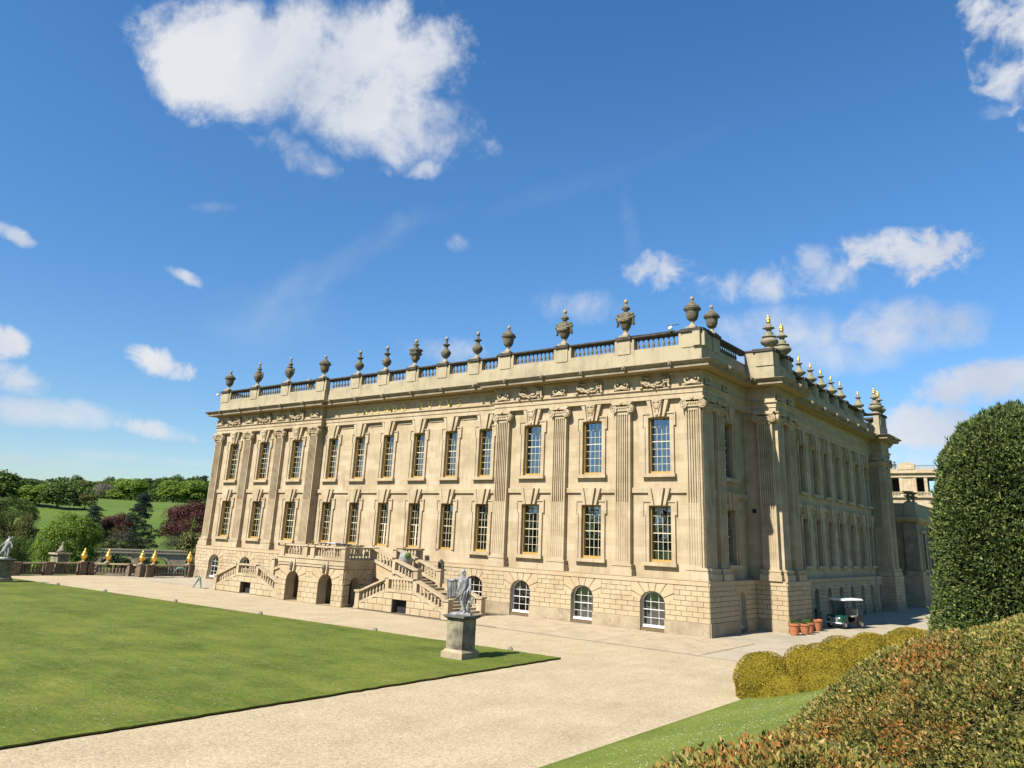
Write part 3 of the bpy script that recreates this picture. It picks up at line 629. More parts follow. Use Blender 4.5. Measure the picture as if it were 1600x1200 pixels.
pier(.37, .35, PI/2, 1.25); rail_cap(.37, .35, PI/2, 1.45)
bal_run(2.7, 6.0, 0.22, PI/2, (.37, 0))
MB().box(.40, 1.2, 6.84, 6.95, ZPL, ZRAIL-.2).box(1.2, 2.43, 6.78, 7.4, ZPL-.02, ZRAIL-.2).build('parapet_pier', 'weather', house)
MB().box(1.0, 2.50, 6.70, 7.6, ZRAIL-.184, ZRAIL+.02).build('pier_coping', 'black', house)
URN_E = [(7.45, 2.0), (10.1, 2.0), (12.0, .72), (14.8, .72), (17.7, .72), (20.6, .72), (23.4, .72), (26.4, .72), (29.2, .72), (34.6, .9), (37.3, 1.75), (38.9, 1.75)]
for y_, x_ in URN_E:
    f = 2.37 if y_ < 10.9 else (1.07 if y_ < 36.6 else 2.1)
    pier(f, y_, PI/2, .8); rail_cap(f, y_, PI/2, .95)
for (a, b) in zip([q[0] for q in URN_E[2:9]], [q[0] for q in URN_E[3:10]]): MB().box(a+.7, b-.7, .35, .42, ZPL+.2, ZRAIL-.2).build('parapet_panel', 'weather', house, (1.07, 0, 0), PI/2)
# lead flat roof behind the parapet and dark core so that rooms read as rooms
MB().box(-51.5, .0, .9, 44, 16.3, 16.5).build('roof', 'slate', house)
MB().box(-51.4, -.4, 1.6, 43.5, .2, 16.25).build('room_wall', 'dark', house)
MB().poly([(-52.0, 0, 0), (-52.0, 44, 0), (-52.0, 44, ZCO), (-52.0, 0, ZCO)]).build('wall', 'stone', house)
MB().poly([(-52.0, 43.9, 0), (.6, 43.9, 0), (.6, 43.9, ZCO), (-52.0, 43.9, ZCO)]).build('wall', 'stone', house)
for x in (-44, -30.2, -19, -9): 
    MB().box(-.75, .75, 4, 5.2, 16.5, 19.0 if x in (-44,) else 17.8).build('chimney', 'weather', house, (x, 3, 0))
MB().box(-40.8, -40.3, 1.2, 1.7, 18, 18.7).build('chimney_pot', 'urnbase', house)
# string course (wall planes), interrupted by pilasters which stand prouder
for (a, b, y) in ((-15.75, .02, 0), (-52.02, -36.25, 0), (-36.25, -15.75, YC)):
    MB().box(a, b, y-.14, y-.001, ZS-.32, ZS).build('string_course', 'stone', house)
# carved frieze: paired scrolls over piers, swags over windows
def scroll():
    m = MB()
    for s in (-1, 1):
        pts = [(s*(.26+math.cos(a)*(.24-.18*a/9)), -.10, math.sin(a)*(.26-.18*a/9)) for a in np.linspace(PI*1.2, 9.5, 26)]; m.tube(pts, .055, 6)
    m.ball((0, -.08, -.12), .14, .09, .12, 8, 5); m.tube([(-.45, -.08, -.24), (0, -.12, -.18), (.45, -.08, -.24)], .05, 6)
    return m.mesh('frieze_scroll', 'stone', True)
def swag():
    m = MB(); rs = random.Random(4)
    for k in range(34):
        t = k/33*2-1; m.ball((t*.78, -.10-.03*rs.random(), -.20+.22*t*t+rs.uniform(-.09, .12)), rs.uniform(.06, .10), .07, rs.uniform(.05, .09), 6, 4)
    for s in (-1, 1):
        m.tube([(s*.78, -.08, .28), (s*.86, -.12, .05), (s*.80, -.10, -.22), (s*.95, -.1, -.3)], .06, 5); m.tube([(s*.3, -.08, .25), (s*.5, -.12, .18), (s*.75, -.08, .28)], .05, 5)
        m.ball((s*.86, -.1, -.26), .09, .07, .08, 6, 4)
    return m.mesh('frieze_swag', 'stone', True)
sc, sw = scroll(), swag()
for c in (-.22, -5.22, -10.2, -15.18, -36.82, -41.8, -46.78, -51.78): link('frieze_scroll', sc, house, (c, -SO, 14.90), 0, (1.25, 1.7, 1.38))
for c in SOUTH_P+SOUTH_L: link('frieze_swag', sw, house, (c, -SO, 14.90), 0, (1.12, 1.8, 1.28))
for s_, x_ in ((.35, .37), (3.1, .37), (7.4, 2.37), (9.6, 2.37)): link('frieze_scroll', sc, house, (x_, s_, 14.88), PI/2, (.8, 1, 1))
# gilded inscription
def stroke(m, a, b, w): 
    d = Vector((b[0]-a[0], b[1]-a[1])).normalized(); n = Vector((-d.y, d.x))*w/2
    m.prism([(a[0]-n.x, a[1]-n.y), (b[0]-n.x, b[1]-n.y), (b[0]+n.x, b[1]+n.y), (a[0]+n.x, a[1]+n.y)], -.05, 0)
def arc(m, cx, cz, rx, rz_, a0, a1, w=.09, n=14):
    ps = [(cx+rx*math.cos(a), cz+rz_*math.sin(a)) for a in np.linspace(a0, a1, n)]
    for k in range(n-1):
        t = (math.sin((a0+(a1-a0)*k/n))**2); stroke(m, ps[k], ps[k+1], w*(1-.5*t))
def letter(ch):
    m = MB(); T_, t_ = .10, .05; H = .52
    def serif(x, z, w=.16): m.box(x-w/2, x+w/2, -.045, -.002, z-.02, z+.02)
    if ch == 'A': stroke(m, (0, 0), (.23, H), t_); stroke(m, (.23, H), (.46, 0), T_); stroke(m, (.10, .17), (.37, .17), t_); serif(0, .02); serif(.46, .02)
    if ch == 'V': stroke(m, (0, H), (.23, 0), T_); stroke(m, (.23, 0), (.46, H), t_); serif(0, H); serif(.46, H)
    if ch == 'E': stroke(m, (.06, 0), (.06, H), T_); [stroke(m, (.06, z), (x, z), t_) for z, x in ((.02, .34), (H/2, .28), (H-.02, .33))]; serif(.06, .02)
    if ch == 'N': stroke(m, (.04, 0), (.04, H), t_); stroke(m, (.04, H), (.42, 0), T_); stroke(m, (.42, 0), (.42, H), t_); serif(.04, .02); serif(.42, H)
    if ch == 'D': stroke(m, (.06, 0), (.06, H), T_); arc(m, .10, H/2, .32, H/2-.02, -PI/2, PI/2)
    if ch == 'T': stroke(m, (.2, 0), (.2, H), T_); stroke(m, (0, H-.02), (.4, H-.02), t_); serif(.2, .02, .22); m.box(-.01, .03, -.045, -.002, H-.1, H); m.box(.37, .41, -.045, -.002, H-.1, H)
    if ch == 'O': arc(m, .25, H/2, .24, H/2-.02, 0, 2*PI, .09, 20)
    if ch == 'C': arc(m, .28, H/2, .26, H/2-.02, PI*.28, PI*1.72, .09, 16)
    if ch == 'S': arc(m, .15, H*.74, .13, H*.23, PI*.15, PI*1.45, .08, 10); arc(m, .16, H*.27, .14, H*.25, -PI*.85, PI*.5, .08, 10)
    return m.mesh('inscription_letter', 'giltletter')
LT = {c: letter(c) for c in set('CAVENDOTVTVS')}
for ch, x in zip('CAVENDOTVTVS', (-32.05, -30.98, -30.1, -29.2, -28.32, -27.3, -26.35, -24.25, -23.3, -22.2, -21.25, -20.15)):
    link('inscription_letter', LT[ch], house, (x, YC-SO-.004, 14.60))
# --- rusticated basement
stonecount = {}
def basement(s0, s1, loc, rz, arches_, near, parent=house, z0=.72, z1=2.72, rows=7, bw=.78, budget=300, key='house', hw=.8, spring=1.62, rise=.62, sillz=.2, backdepth=.45, mat='block'):
    """ashlar wall in courses with arched openings [(centre)], each near stone an object, the rest joined"""
    arches = sorted(arches_); rh = (z1-z0)/rows; J = .010
    def lp(c): return (loc[0]+c*math.cos(rz), loc[1]+c*math.sin(rz), loc[2])
    # backing with arched holes
    m = MB(); edges = [s0]
    for c in arches: edges += [c-hw, c+hw]
    edges.append(s1)
    for i in range(0, len(edges), 2): m.poly([(edges[i], 0, loc[2]*0), (edges[i+1], 0, 0), (edges[i+1], 0, z1+.0), (edges[i], 0, z1+.0)])
    for c in arches:
        A = [(c+hw*math.cos(a), spring+rise*math.sin(a)) for a in np.linspace(PI, 0, 13)]
        for k in range(12): m.poly([(A[k][0], 0, A[k][1]), (A[k+1][0], 0, A[k+1][1]), (A[k+1][0], 0, z1), (A[k][0], 0, z1)])
        ring = [(c-hw, sillz)]+A+[(c+hw, sillz)]; mv = MB()
        for k in range(len(ring)): 
            p, q = ring[k], ring[(k+1) % len(ring)]; mv.poly([(p[0], -.03, p[1]), (q[0], -.03, q[1]), (q[0], backdepth, q[1]), (p[0], backdepth, p[1])])
        mv.build('arch_reveal', 'stone', parent, loc, rz)
        if sillz > 0: m.poly([(c-hw, 0, 0), (c+hw, 0, 0), (c+hw, 0, sillz), (c-hw, 0, sillz)])
    m.build('wall_backing', 'joint', parent, loc, rz)
    jm = MB(); rest = MB(); stonecount.setdefault(key, 0)
    def put(pts):
        cx = sum(p[0] for p in pts)/len(pts); cz = sum(p[1] for p in pts)/len(pts); pr = -.03+random.uniform(-.006, .006)
        if near(cx) and stonecount[key] < budget:
            MB().chamfer([(x-cx, z-cz) for x, z in pts], 0, pr, .007).build('stone_block', mat, parent, (loc[0]+cx*math.cos(rz), loc[1]+cx*math.sin(rz), loc[2]+cz), rz); stonecount[key] += 1
        else: rest.chamfer(pts, 0, pr, .007)
    fan = 1.42 if hw > .7 else hw+.55
    fanrow = z1-3*rh
    for r in range(rows):
        za, zb = z0+r*rh+J, z0+(r+1)*rh-J; off = (r % 2)*bw/2
        blocks = []
        # free intervals between arches (wider where the voussoirs sit)
        half = (fan if r >= rows-3 else hw+.02)
        cur = s0; free = []
        for c in sorted(arches): free.append((cur, c-half)); cur = c+half
        free.append((cur, s1))
        for (a, b) in free:
            if b-a < .12: continue
            L = b-a; n = max(1, round(L/bw)); cuts = [a+(k+(.5 if r % 2 else 0))*L/n for k in range(n+1)]; cuts = [a]+[q for q in cuts if a+.15 < q < b-.15]+[b]
            for p, q in zip(cuts[:-1], cuts[1:]): put([(p+J*(p != s0), za), (q-J*(q != s1), za), (q-J*(q != s1), zb), (p+J*(p != s0), zb)])
    for c in arches:                                       # voussoirs fan out to a square block field
        angs = np.linspace(PI*.99, PI*.01, 8); zc = spring-.15
        def outer(a):
            dx, dz = math.cos(a), math.sin(a); t1 = fan/abs(dx) if abs(dx) > 1e-6 else 99; t2 = (z1-J-zc)/dz if dz > 1e-6 else 99; t = min(t1, t2); return (c+dx*t, zc+dz*t, t1 < t2)
        for k in range(7):
            a, b = angs[k]-.018, angs[k+1]+.018
            ia = (c+(hw+.01)*math.cos(a), spring+(rise+.01)*math.sin(a)); ib = (c+(hw+.01)*math.cos(b), spring+(rise+.01)*math.sin(b))
            oa, ob = outer(a), outer(b); pts = [ia, (oa[0], max(oa[1], fanrow+J))]
            if oa[2] != ob[2]: pts.append((c+(fan if math.cos(a+b) > 2 or ob[0] > c and not oa[2] else (-fan if oa[2] else fan)), z1-J))
            pts += [(ob[0], max(ob[1], fanrow+J)), ib]; put(pts[::-1])
    if rest.v: rest.build('stone_courses', mat, parent, loc, rz, kind='stuff')
    MB().box(s0, s1, -.07, 0, z1+.005, ZB).build('stone_band', mat, parent, loc, rz) if z1 > 2.5 else None
    segs = [s0]+[v for c in arches for v in (c-hw, c+hw)]+[s1]
    pm_ = MB()
    for i in range(0, len(segs), 2): pm_.box(segs[i], segs[i+1], -.075, 0, -.03, z0)
    pm_.build('base_course', 'plinth', parent, loc, rz)
def arch_window(c, loc, rz, hw=.8, spring=1.62, rise=.62, sillz=.2, cols=3, hero=False, y=.34):
    L = (loc[0]+c*math.cos(rz), loc[1]+c*math.sin(rz), loc[2])
    def top(x): return spring+rise*math.sqrt(max(0, 1-(x/hw)**2))
    def fr():
        m = MB(); A = [(hw*math.cos(a), spring+rise*math.sin(a)) for a in np.linspace(PI, 0, 13)]; B = [(x*.93, spring+(z-spring)*.9) for x, z in A]
        for k in range(12): m.prism([A[k], A[k+1], B[k+1], B[k]][::-1], y-.06, y+.03)
        m.box(-hw, -hw+.04, y-.06, y+.03, sillz, spring).box(hw-.04, hw, y-.06, y+.03, sillz, spring).box(-hw, hw, y-.14, y+.03, sillz-.02, sillz+.13)
        return m.mesh('window', 'white')
    fo = link('window', cached(('afr', hw), fr), house, L, rz)
    def bars():
        m = MB(); 
        for i in range(1, cols): x = -hw+2*hw*i/cols; m.box(x-.011, x+.011, y-.03, y+.01, sillz+.13, top(x)-.04)
        for k, z in enumerate((.72, 1.18, 1.62)): m.box(-hw+.05, hw-.05, y-.034 if k == 1 else y-.028, y+.008, z-(.02 if k == 1 else .011), z+(.02 if k == 1 else .011))
        return m.mesh('glazing_bars', 'white')
    link('glazing_bars', cached(('aba', hw), bars), fo)
    zs = [sillz+.13, .72, 1.18, 1.62]
    if hero:
        for i in range(cols):
            xa, xb = -hw+2*hw*i/cols+.02, -hw+2*hw*(i+1)/cols-.02
            for a, b in zip(zs, zs[1:]+[None]):
                pts = [(xa, a), (xb, a)]+([(xb, b), (xa, b)] if b else [(xb-(xb-xa)*t, top(xb-(xb-xa)*t)-.05) for t in (0, .5, 1)])
                cx = (xa+xb)/2; o_ = MB().prism([(p-cx, q-a) for p, q in pts], -.002, .002).build('pane', 'glass', fo, (cx, y+.01, a)); o_.rotation_euler = (random.gauss(0, .012), 0, random.gauss(0, .012))
    else:
        link('glass', cached(('agl', hw), lambda: MB().poly([(-hw, y+.01, sillz), (hw, y+.01, sillz)]+[(hw*math.cos(a), y+.01, spring+rise*math.sin(a)) for a in np.linspace(0, PI, 13)]).mesh('glass', 'glass')), fo)
    return fo
random.seed(11)
YB = -.54
BP = [c-.32 for c in SOUTH_P]
BP = [-3.05, -8.0, -12.9]
basement(-16.2, .56, (0, YB, 0), 0, BP, lambda s: True, budget=175)
basement(-35.8, -16.2, (0, YB+YC, 0), 0, [-17.35], lambda s: s > -22, budget=200)
BL = [-39.35, -44.3, -49.26]
basement(-52.56, -35.8, (0, YB, 0), 0, BL, lambda s: False)
for c in BP: arch_window(c, (0, YB, 0), 0, hero=True)
arch_window(-17.35, (0, YB+YC, 0), 0)
for c in BL: arch_window(c, (0, YB, 0), 0)
# basement tops (a ledge under the pilaster bases) and inner darkness
sweep([(x, y) for x, y in [(-52.56, 42), (-52.56, YB), (-35.8, YB), (-35.8, YB+YC), (-16.2, YB+YC), (-16.2, YB), (.56, YB), (.56, 6.66), (2.56, 6.66), (2.56, 11.1), (1.2, 11.1), (1.2, 36.4), (2.3, 36.4), (2.3, 39.9), (.6, 39.9)]], [(-.7, ZB+.02), (.03, ZB), (.07, ZB-.02), (.07, ZB-.04)]).build('basement_ledge', 'stone', house)
# --- east side
EW = PI/2
wall('wall', 0, 6.9, ZB-.1, ZCO, [(4.2, 1.25, *Z1), (4.2, 1.25, *Z2)], (.05, 0, 0), EW)
window(4.2, *Z1, 1.25, 4, 6, (.05, 0, 0), EW, False, 'wedge', tall_key=ZS-Z1[1]-.02, gold=False)
window(4.2, *Z2, 1.25, 4, 7, (.05, 0, 0), EW, False, 'wedge', tall_key=ZCAP-Z2[1]+.02, gold=False)
MB().box(-.34, 1.25, -.34, 0, ZB+.7, 13.1).build('corner_pier', 'stone', house, (.01, 0, 0), EW)
MB().box(-.5, 1.4, -.5, 0, ZB+.005, ZB+.5).build('pier_base', 'stone', house, (.01, 0, 0), EW)
pilaster(2.35, (.05, 0, 0), EW, 1.05); pilaster(.62, (.035, 0, 0), EW, 1.1, 6)
wall('wall', -.3, 2.0, ZB-.1, ZCO, [], (.05, 7.02, 0), 0)      # return looking south
pilaster(1.62, (0, 7.02, 0), 0, 1.02, 6)
wall('wall', 6.9, 10.9, ZB-.1, ZCO, [], (2.05, 0, 0), EW)
pilaster(7.6, (2.03, 0, 0), EW, 1.1, 6); pilaster(9.9, (2.03, 0, 0), EW, 1.1, 6)
MB().poly([(2.05, 10.88, 0), (.8, 10.88, 0), (.8, 10.88, ZCO), (2.05, 10.88, ZCO)]).build('wall_return', 'stone', house)
EWN = [13.3+3.2*k for k in range(8)]
EWN = [16.45, 19.6, 22.7, 25.85, 29.0, 32.1, 35.1]
wall('wall', 10.9, 36.6, ZB-.1, ZCO, [(c, 1.15, *Z1) for c in EWN]+[(c, 1.15, *Z2) for c in EWN], (.8, 0, 0), EW)
for i, c in enumerate(EWN):
    window(c, *Z1, 1.15, 3, 6, (.8, 0, 0), EW, False, 'wedge', tall_key=ZS-Z1[1]-.02, curtain=False, gold=False)
    window(c, *Z2, 1.15, 3, 7, (.8, 0, 0), EW, False, 'wedge', tall_key=ZCAP-Z2[1]+.02, curtain=False, gold=False)
MB().poly([(.8, 36.62, 0), (1.8, 36.62, 0), (1.8, 36.62, ZCO), (.8, 36.62, ZCO)]).build('wall_return', 'stone', house)
wall('wall', 36.6, 39.7, ZB-.1, ZCO, [], (1.8, 0, 0), EW)
pilaster(37.4, (1.78, 0, 0), EW, 1.1); pilaster(38.95, (1.78, 0, 0), EW, 1.1); pilaster(1.35, (0, 36.8, 0), 0, .9, 6)
MB().poly([(1.8, 39.7, 0), (.3, 39.7, 0), (.3, 39.7, ZCO), (1.8, 39.7, ZCO)]).build('wall_return', 'stone', house)
for a, b, x in ((0, 6.9, .05), (10.9, 36.6, .8)): MB().box(a, b, -.14, -.001, ZS-.32, ZS).build('string_course', 'stone', house, (x, 0, 0), EW)
basement(YB, 6.66, (.56, 0, 0), EW, [4.3], lambda s: True, budget=262, hw=.5, spring=1.85, rise=.45)
basement(.6, 2.56, (0, 6.66, 0), 0, [], lambda s: True, budget=298)
basement(6.66, 11.1, (2.56, 0, 0), EW, [], lambda s: False)
MB().poly([(2.5, 11.1, 0), (1.2, 11.1, 0), (1.2, 11.1, ZB), (2.5, 11.1, ZB)]).build('wall_return', 'block', house)
basement(11.1, 36.4, (1.2, 0, 0), EW, [c+.4 for c in EWN], lambda s: False, hw=.5, spring=1.85, rise=.45, sillz=.3)
basement(1.2, 2.3, (0, 36.4, 0), 0, [], lambda s: False)
basement(36.4, 39.9, (2.3, 0, 0), EW, [], lambda s: False)
arch_window(4.3, (.56, 0, 0), EW, .5, 1.85, .45, .2)
for c in EWN: arch_window(c+.4, (1.2, 0, 0), EW, .5, 1.85, .45, .3)
for y_, nm in ((12.9, 'a'), (33.6, 'b')):
    MB().tube([(1.35 if y_ < 20 else 1.02, y_, 14.0), (1.02, y_, 13.6), (1.02, y_, 3.2), (1.45, y_, 2.9), (1.45, y_, .5), (1.7, y_+.5, .12)], .065, 8).build('drainpipe', 'pipe', house, smooth=True)
MB().box(-.13, .13, -.02, .1, -.13, .13).build('vent', 'dark', house, (.56, 6.99, 7.3))

# ------------------------------------------------------------------ the garden stair in front of the centre
stair = empty('garden_staircase', (-26, -4, 0), label='double stone staircase with balustrades, rising to a balcony over two arches', category='staircase')
S0 = (26, 4, 0)
def st(mb, name, mat, smooth=False, **k): return mb.build(name, mat, stair, S0, 0, smooth, **k)
basement(-29.5, -22.5, (S0[0], -7.68+S0[1], 0), 0, [-27.9, -24.3], lambda s: True, parent=stair, key='stair', z0=.0, z1=2.38, rows=7, bw=.7, budget=300, hw=.72, spring=1.35, rise=.66, sillz=0, backdepth=.75)
basement(-7.68, -5.0, (-22.5+S0[0], S0[1], 0), PI/2, [-6.65], lambda s: True, parent=stair, key='stair', z0=.0, z1=2.38, rows=7, bw=.7, budget=300, hw=.42, spring=1.45, rise=.4, sillz=0, backdepth=.75)
st(MB().poly([(-29.5, -7.68, 0), (-29.5, -7.68, 2.4), (-29.5, YB+YC, 2.4), (-29.5, YB+YC, 0)]), 'side_wall', 'block')
st(MB().poly([(-22.5, -5.0, 0), (-22.5, YB+YC, 0), (-22.5, YB+YC, 2.4), (-22.5, -5.0, 2.4)]), 'side_wall', 'block')
st(MB().box(-29.5, -22.5, -6.9, YB+YC, 2.4, 2.99).box(-26.5, -25.7, -6.9, -1, 0, 2.4), 'balcony_floor', 'stone')
st(sweep([(-29.5, YB+YC), (-29.5, -7.68), (-22.5, -7.68), (-22.5, YB+YC)], [(.0, 2.38), (.10, 2.42), (.10, 2.55), (.16, 2.60), (.16, 2.86), (.22, 2.92), (.22, 3.0), (-.8, 3.0)]), 'balcony_cornice', 'stone')
for cx in (-27.9, -24.3):
    mm = MB().prism([(-.22, 2.0), (.22, 2.0), (.32, 2.84), (-.32, 2.84)], -.22, .1); k_ = mm.build('keystone', 'stone', stair, (cx+S0[0], -7.68+S0[1], 0))
    MB().ball((0, -.26, 2.42), .15, .12, .24, 8, 6).ball((0, -.36, 2.38), .06, .06, .07, 6, 4).ball((0, -.30, 2.16), .1, .1, .12, 6, 4).build('carved_head', 'urn', k_, smooth=True)
bal2 = MB().lathe([(.075, 0), (.075, .05), (.035, .08), (.08, .20), (.07, .28), (.035, .42), (.03, .50), (.065, .54), (.065, .60)], 8).mesh('baluster', 'stone', True)
RZ0 = 3.0
def rail(parent, p0, p1, loc0=(0, 0, 0), gap=.27, name='handrail', mat='stone', posts=True, post0=True, post1=True, w=.15, bm=None, basemat='stone', H=.84):
    """sloping or level balustrade between two floor points: plinth rail, balusters, handrail"""
    a, b = Vector(p0), Vector(p1); d = b-a; L = math.hypot(d.x, d.y); n2 = Vector((-d.y, d.x, 0)).normalized()*w
    def slab(z0, z1, nm, mt, ww=1.0):
        m = MB(); q = n2*ww
        v = [a-q, a+q, b-q, b+q]; m.v = [tuple(p+Vector((0, 0, z0))) for p in v]+[tuple(p+Vector((0, 0, z1))) for p in v]
        m.f = [(0, 1, 3, 2), (4, 6, 7, 5), (0, 2, 6, 4), (1, 5, 7, 3), (0, 4, 5, 1), (2, 3, 7, 6)]; m.build(nm, mt, parent, loc0)
    slab(-.06, .13, 'bottom_rail', basemat, 1.1); slab(H-.12, H, name, mat, 1.35)
    n = max(1, int((L-.3)/gap))
    for i in range(n):
        t = (.15+(L-.3)*(i+.5)/n)/L; p = a+d*t; link('baluster', bm or bal2, parent, (p.x+loc0[0], p.y+loc0[1], p.z+.12+loc0[2]))
def post(parent, x, y, z0, z1, loc0=(0, 0, 0), w=.42, mat='stone', cap=True, nm='newel_post'):
    m = MB().box(-w/2, w/2, -w/2, w/2, z0, z1-.12)
    if cap: m.box(-w/2-.07, w/2+.07, -w/2-.07, w/2+.07, z1-.12, z1).box(-w/2-.04, w/2+.04, -w/2-.04, w/2+.04, z0, z0+.14)
    return m.build(nm, mat, parent, (x+loc0[0], y+loc0[1], loc0[2]))
# balcony balustrade
yf = -7.55
for x in (-29.35, -26.75, -25.95, -22.68) : post(stair, x, yf, 3.0, 3.86, S0, .44)
for a, b in ((-29.13, -26.97), (-26.53, -26.17), (-25.73, -22.9)): rail(stair, (a, yf, 3), (b, yf, 3), S0)
for x in (-29.35, -22.65):
    post(stair, x, -5.0, 3.0, 3.86, S0, .40); rail(stair, (x, yf+.25, 3), (x, -5.2, 3), S0)
    post(stair, x, -2.75, 3.0, 3.86, S0, .40); rail(stair, (x, -2.55, 3), (x, YB+YC-.25, 3), S0)
    post(stair, x, YB+YC-.18, 3.0, 3.86, S0, .34)
def half(sgn):                                             # one wing of the stair; sgn=+1 east
    X = lambda v: -26+sgn*(v+26)                           # v is the east-side coordinate
    def P(x, y, z): return (X(x), y, z)
    # upper flight treads, floor 3.0 at x=-22.45 falling to 1.3 at x=-17.3
    n = 11
    tr = cached(('tr', 2.3), lambda: MB().box(-.24, .24, -1.10, 1.10, -.155, -.03).box(-.27, .27, -1.12, 1.12, -.03, 0).mesh('step', 'stone'))
    for i in range(n):
        link('step', tr, stair, (X(-22.2+i*.465)+S0[0], -3.85+S0[1], 3.0-(i+1)*.155))
    # solid under the flight
    for y0, y1 in ((-5.05, -4.96), (-2.74, -2.65)):
        pts = [(X(-22.5), 2.0), (X(-22.5), 2.95), (X(-18.0), 1.75), (X(-17.2), 1.28), (X(-17.2), 0.5), (X(-18.6), .6)]
        st(MB().prism(pts if sgn < 0 else pts[::-1], y0, y1), 'string_wall', 'block')
    # raking balustrades of the upper flight
    for y in (-5.0, -2.75):
        mid = (-20.35, 2.36)
        rail(stair, P(-22.45, y, 2.98), P(-20.55, y, 2.43), S0); post(stair, X(-20.4), y, 2.2, 3.22, S0, .28, cap=False, nm='baluster_pier')
        rail(stair, P(-20.25, y, 2.34), P(-18.4, y, 1.80), S0); post(stair, X(-18.2), y, .0 if y > -4 else 1.2, 2.66, S0, .40)
    # landing
    a, b = sorted((X(-18.9), X(-16.3)))
    st(MB().box(a, b, -6.5, -5.0, 0.01, 1.0).box(a, b, -6.9, -5.0, 1.001, 1.28).box(*sorted((X(-17.2), X(-16.3))), -5.0, -2.75, .01, 1.28), 'landing', 'stone')
    # outer wall of the lower flights, a hump with a low opening
    def Z(x): return 0
    ol, orr = -18.3, -17.0
    yw = -7.05
    segs = [(-21.7, .28, ol, 1.28), (orr, 1.28, -13.5, .28)]
    top = [(-21.75, .30), (-18.95, 1.30), (-16.35, 1.30), (-13.45, .30)]
    def zt(x):
        for (x0, z0), (x1, z1) in zip(top[:-1], top[1:]):
            if x0 <= x <= x1: return z0+(z1-z0)*(x-x0)/(x1-x0)
        return .3
    m = MB()
    for xa, xb in ((-21.75, -18.95), (-18.95, ol), (orr, -16.35), (-16.35, -13.45)):
        m.prism([(X(xa), 0), (X(xb), 0), (X(xb), zt(xb)), (X(xa), zt(xa))][::sgn], yw, yw+.3)
    m.prism([(X(ol), .82), (X(orr), .82), (X(orr), 1.3), (X(ol), 1.3)][::sgn], yw, yw+.3)
    st(m, 'flank_wall', 'joint')
    st(MB().box(*sorted((X(ol), X(orr))), yw+.42, yw+.46, 0, .82), 'recess_shade_panel', 'dark')  # near-black panel painting in the shade inside the low opening
    for r in range(3):                                     # its facing stones
        za, zb = .02+r*.40, .40+r*.40
        x = -21.7+(.3 if r % 2 else 0)
        while x < -13.5:
            xe = min(x+.85, -13.5); c0, c1 = x, xe
            if za < .8 and c1 > ol and c0 < orr:
                if c0 < ol-.2: c1 = ol
                elif c1 > orr+.2: c0 = orr
                else: x = xe; continue
            t0, t1 = min(zb, zt(c0)-.06), min(zb, zt(c1)-.06)
            if max(t0, t1) > za+.06 and c1-c0 > .1:
                t0 = max(t0, za+.01); t1 = max(t1, za+.01); cx = (c0+c1)/2
                MB().chamfer([(X(q)-X(cx), z) for q, z in ((c0+.012, za), (c1-.012, za), (c1-.012, t1), (c0+.012, t0))][::sgn], 0, -.04, .012).build('stone_block', 'block', stair, (X(cx)+S0[0], yw+S0[1], 0)); stonecount['stair'] += 1
            x = xe
    # handrails of the hump
    rail(stair, P(-21.45, yw+.12, .32), P(-19.05, yw+.12, 1.24), S0); rail(stair, P(-18.75, yw+.12, 1.30), P(-16.5, yw+.12, 1.30), S0); rail(stair, P(-16.2, yw+.12, 1.24), P(-13.75, yw+.12, .36), S0)
    for x, z in ((-18.9, 2.14), (-16.35, 2.14)): post(stair, X(x), yw+.12, 1.2, z, S0, .30, cap=False, nm='baluster_pier')
    post(stair, X(-21.6), yw+.12, 0, 1.16, S0, .40); post(stair, X(-13.6), yw+.12, 0, 1.16, S0, .44)
    # lower flights
    tr2 = cached(('tr2',), lambda: MB().box(-.22, .22, -.93, .93, -.16, -.03).box(-.25, .25, -.95, .95, -.03, 0).mesh('step', 'stone'))
    for i in range(7):
        link('step', tr2, stair, (X(-16.1+i*.36)+S0[0], -5.95+S0[1], 1.28-(i+1)*.16)); link('step', tr2, stair, (X(-19.1-i*.36)+S0[0], -5.95+S0[1], 1.28-(i+1)*.16))
        link('step', tr2, stair, (X(-16.1+i*.36)+S0[0], -4.2+S0[1], 1.28-(i+1)*.16))
    rail(stair, P(-17.0, -3.1, 1.26), P(-14.4, -3.1, .34), S0); post(stair, X(-14.15), -3.1, 0, 1.16, S0, .42)
    pts = [(X(-17.2), 0), (X(-14.3), 0), (X(-14.3), .3), (X(-17.2), 1.25)]; st(MB().prism(pts[::sgn], -3.2, -3.0), 'string_wall', 'block')
half(1); half(-1)

# ------------------------------------------------------------------ urns on the roof
def B_(): return MB()
def urn_A():
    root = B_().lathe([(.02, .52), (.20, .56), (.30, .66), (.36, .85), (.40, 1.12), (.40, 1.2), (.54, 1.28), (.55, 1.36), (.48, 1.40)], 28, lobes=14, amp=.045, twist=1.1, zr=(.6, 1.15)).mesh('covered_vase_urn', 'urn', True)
    sub = [('foot', B_().box(-.34, .34, -.34, .34, 0, .14).lathe([(.28, .14), (.26, .22), (.13, .34), (.11, .48), (.16, .54)], 14).mesh('foot', 'urnbase')),
           ('lid', B_().lathe([(.50, 1.401), (.44, 1.50), (.30, 1.60), (.20, 1.74), (.12, 1.80), (.13, 1.86), (.08, 1.9)], 20, lobes=10, amp=.05, zr=(1.45, 1.62)).mesh('lid', 'urn', True)),
           ('finial', B_().ball((0, 0, 2.03), .13, .13, .15, 10, 7).mesh('finial', 'urnbase', True))]
    return root, sub
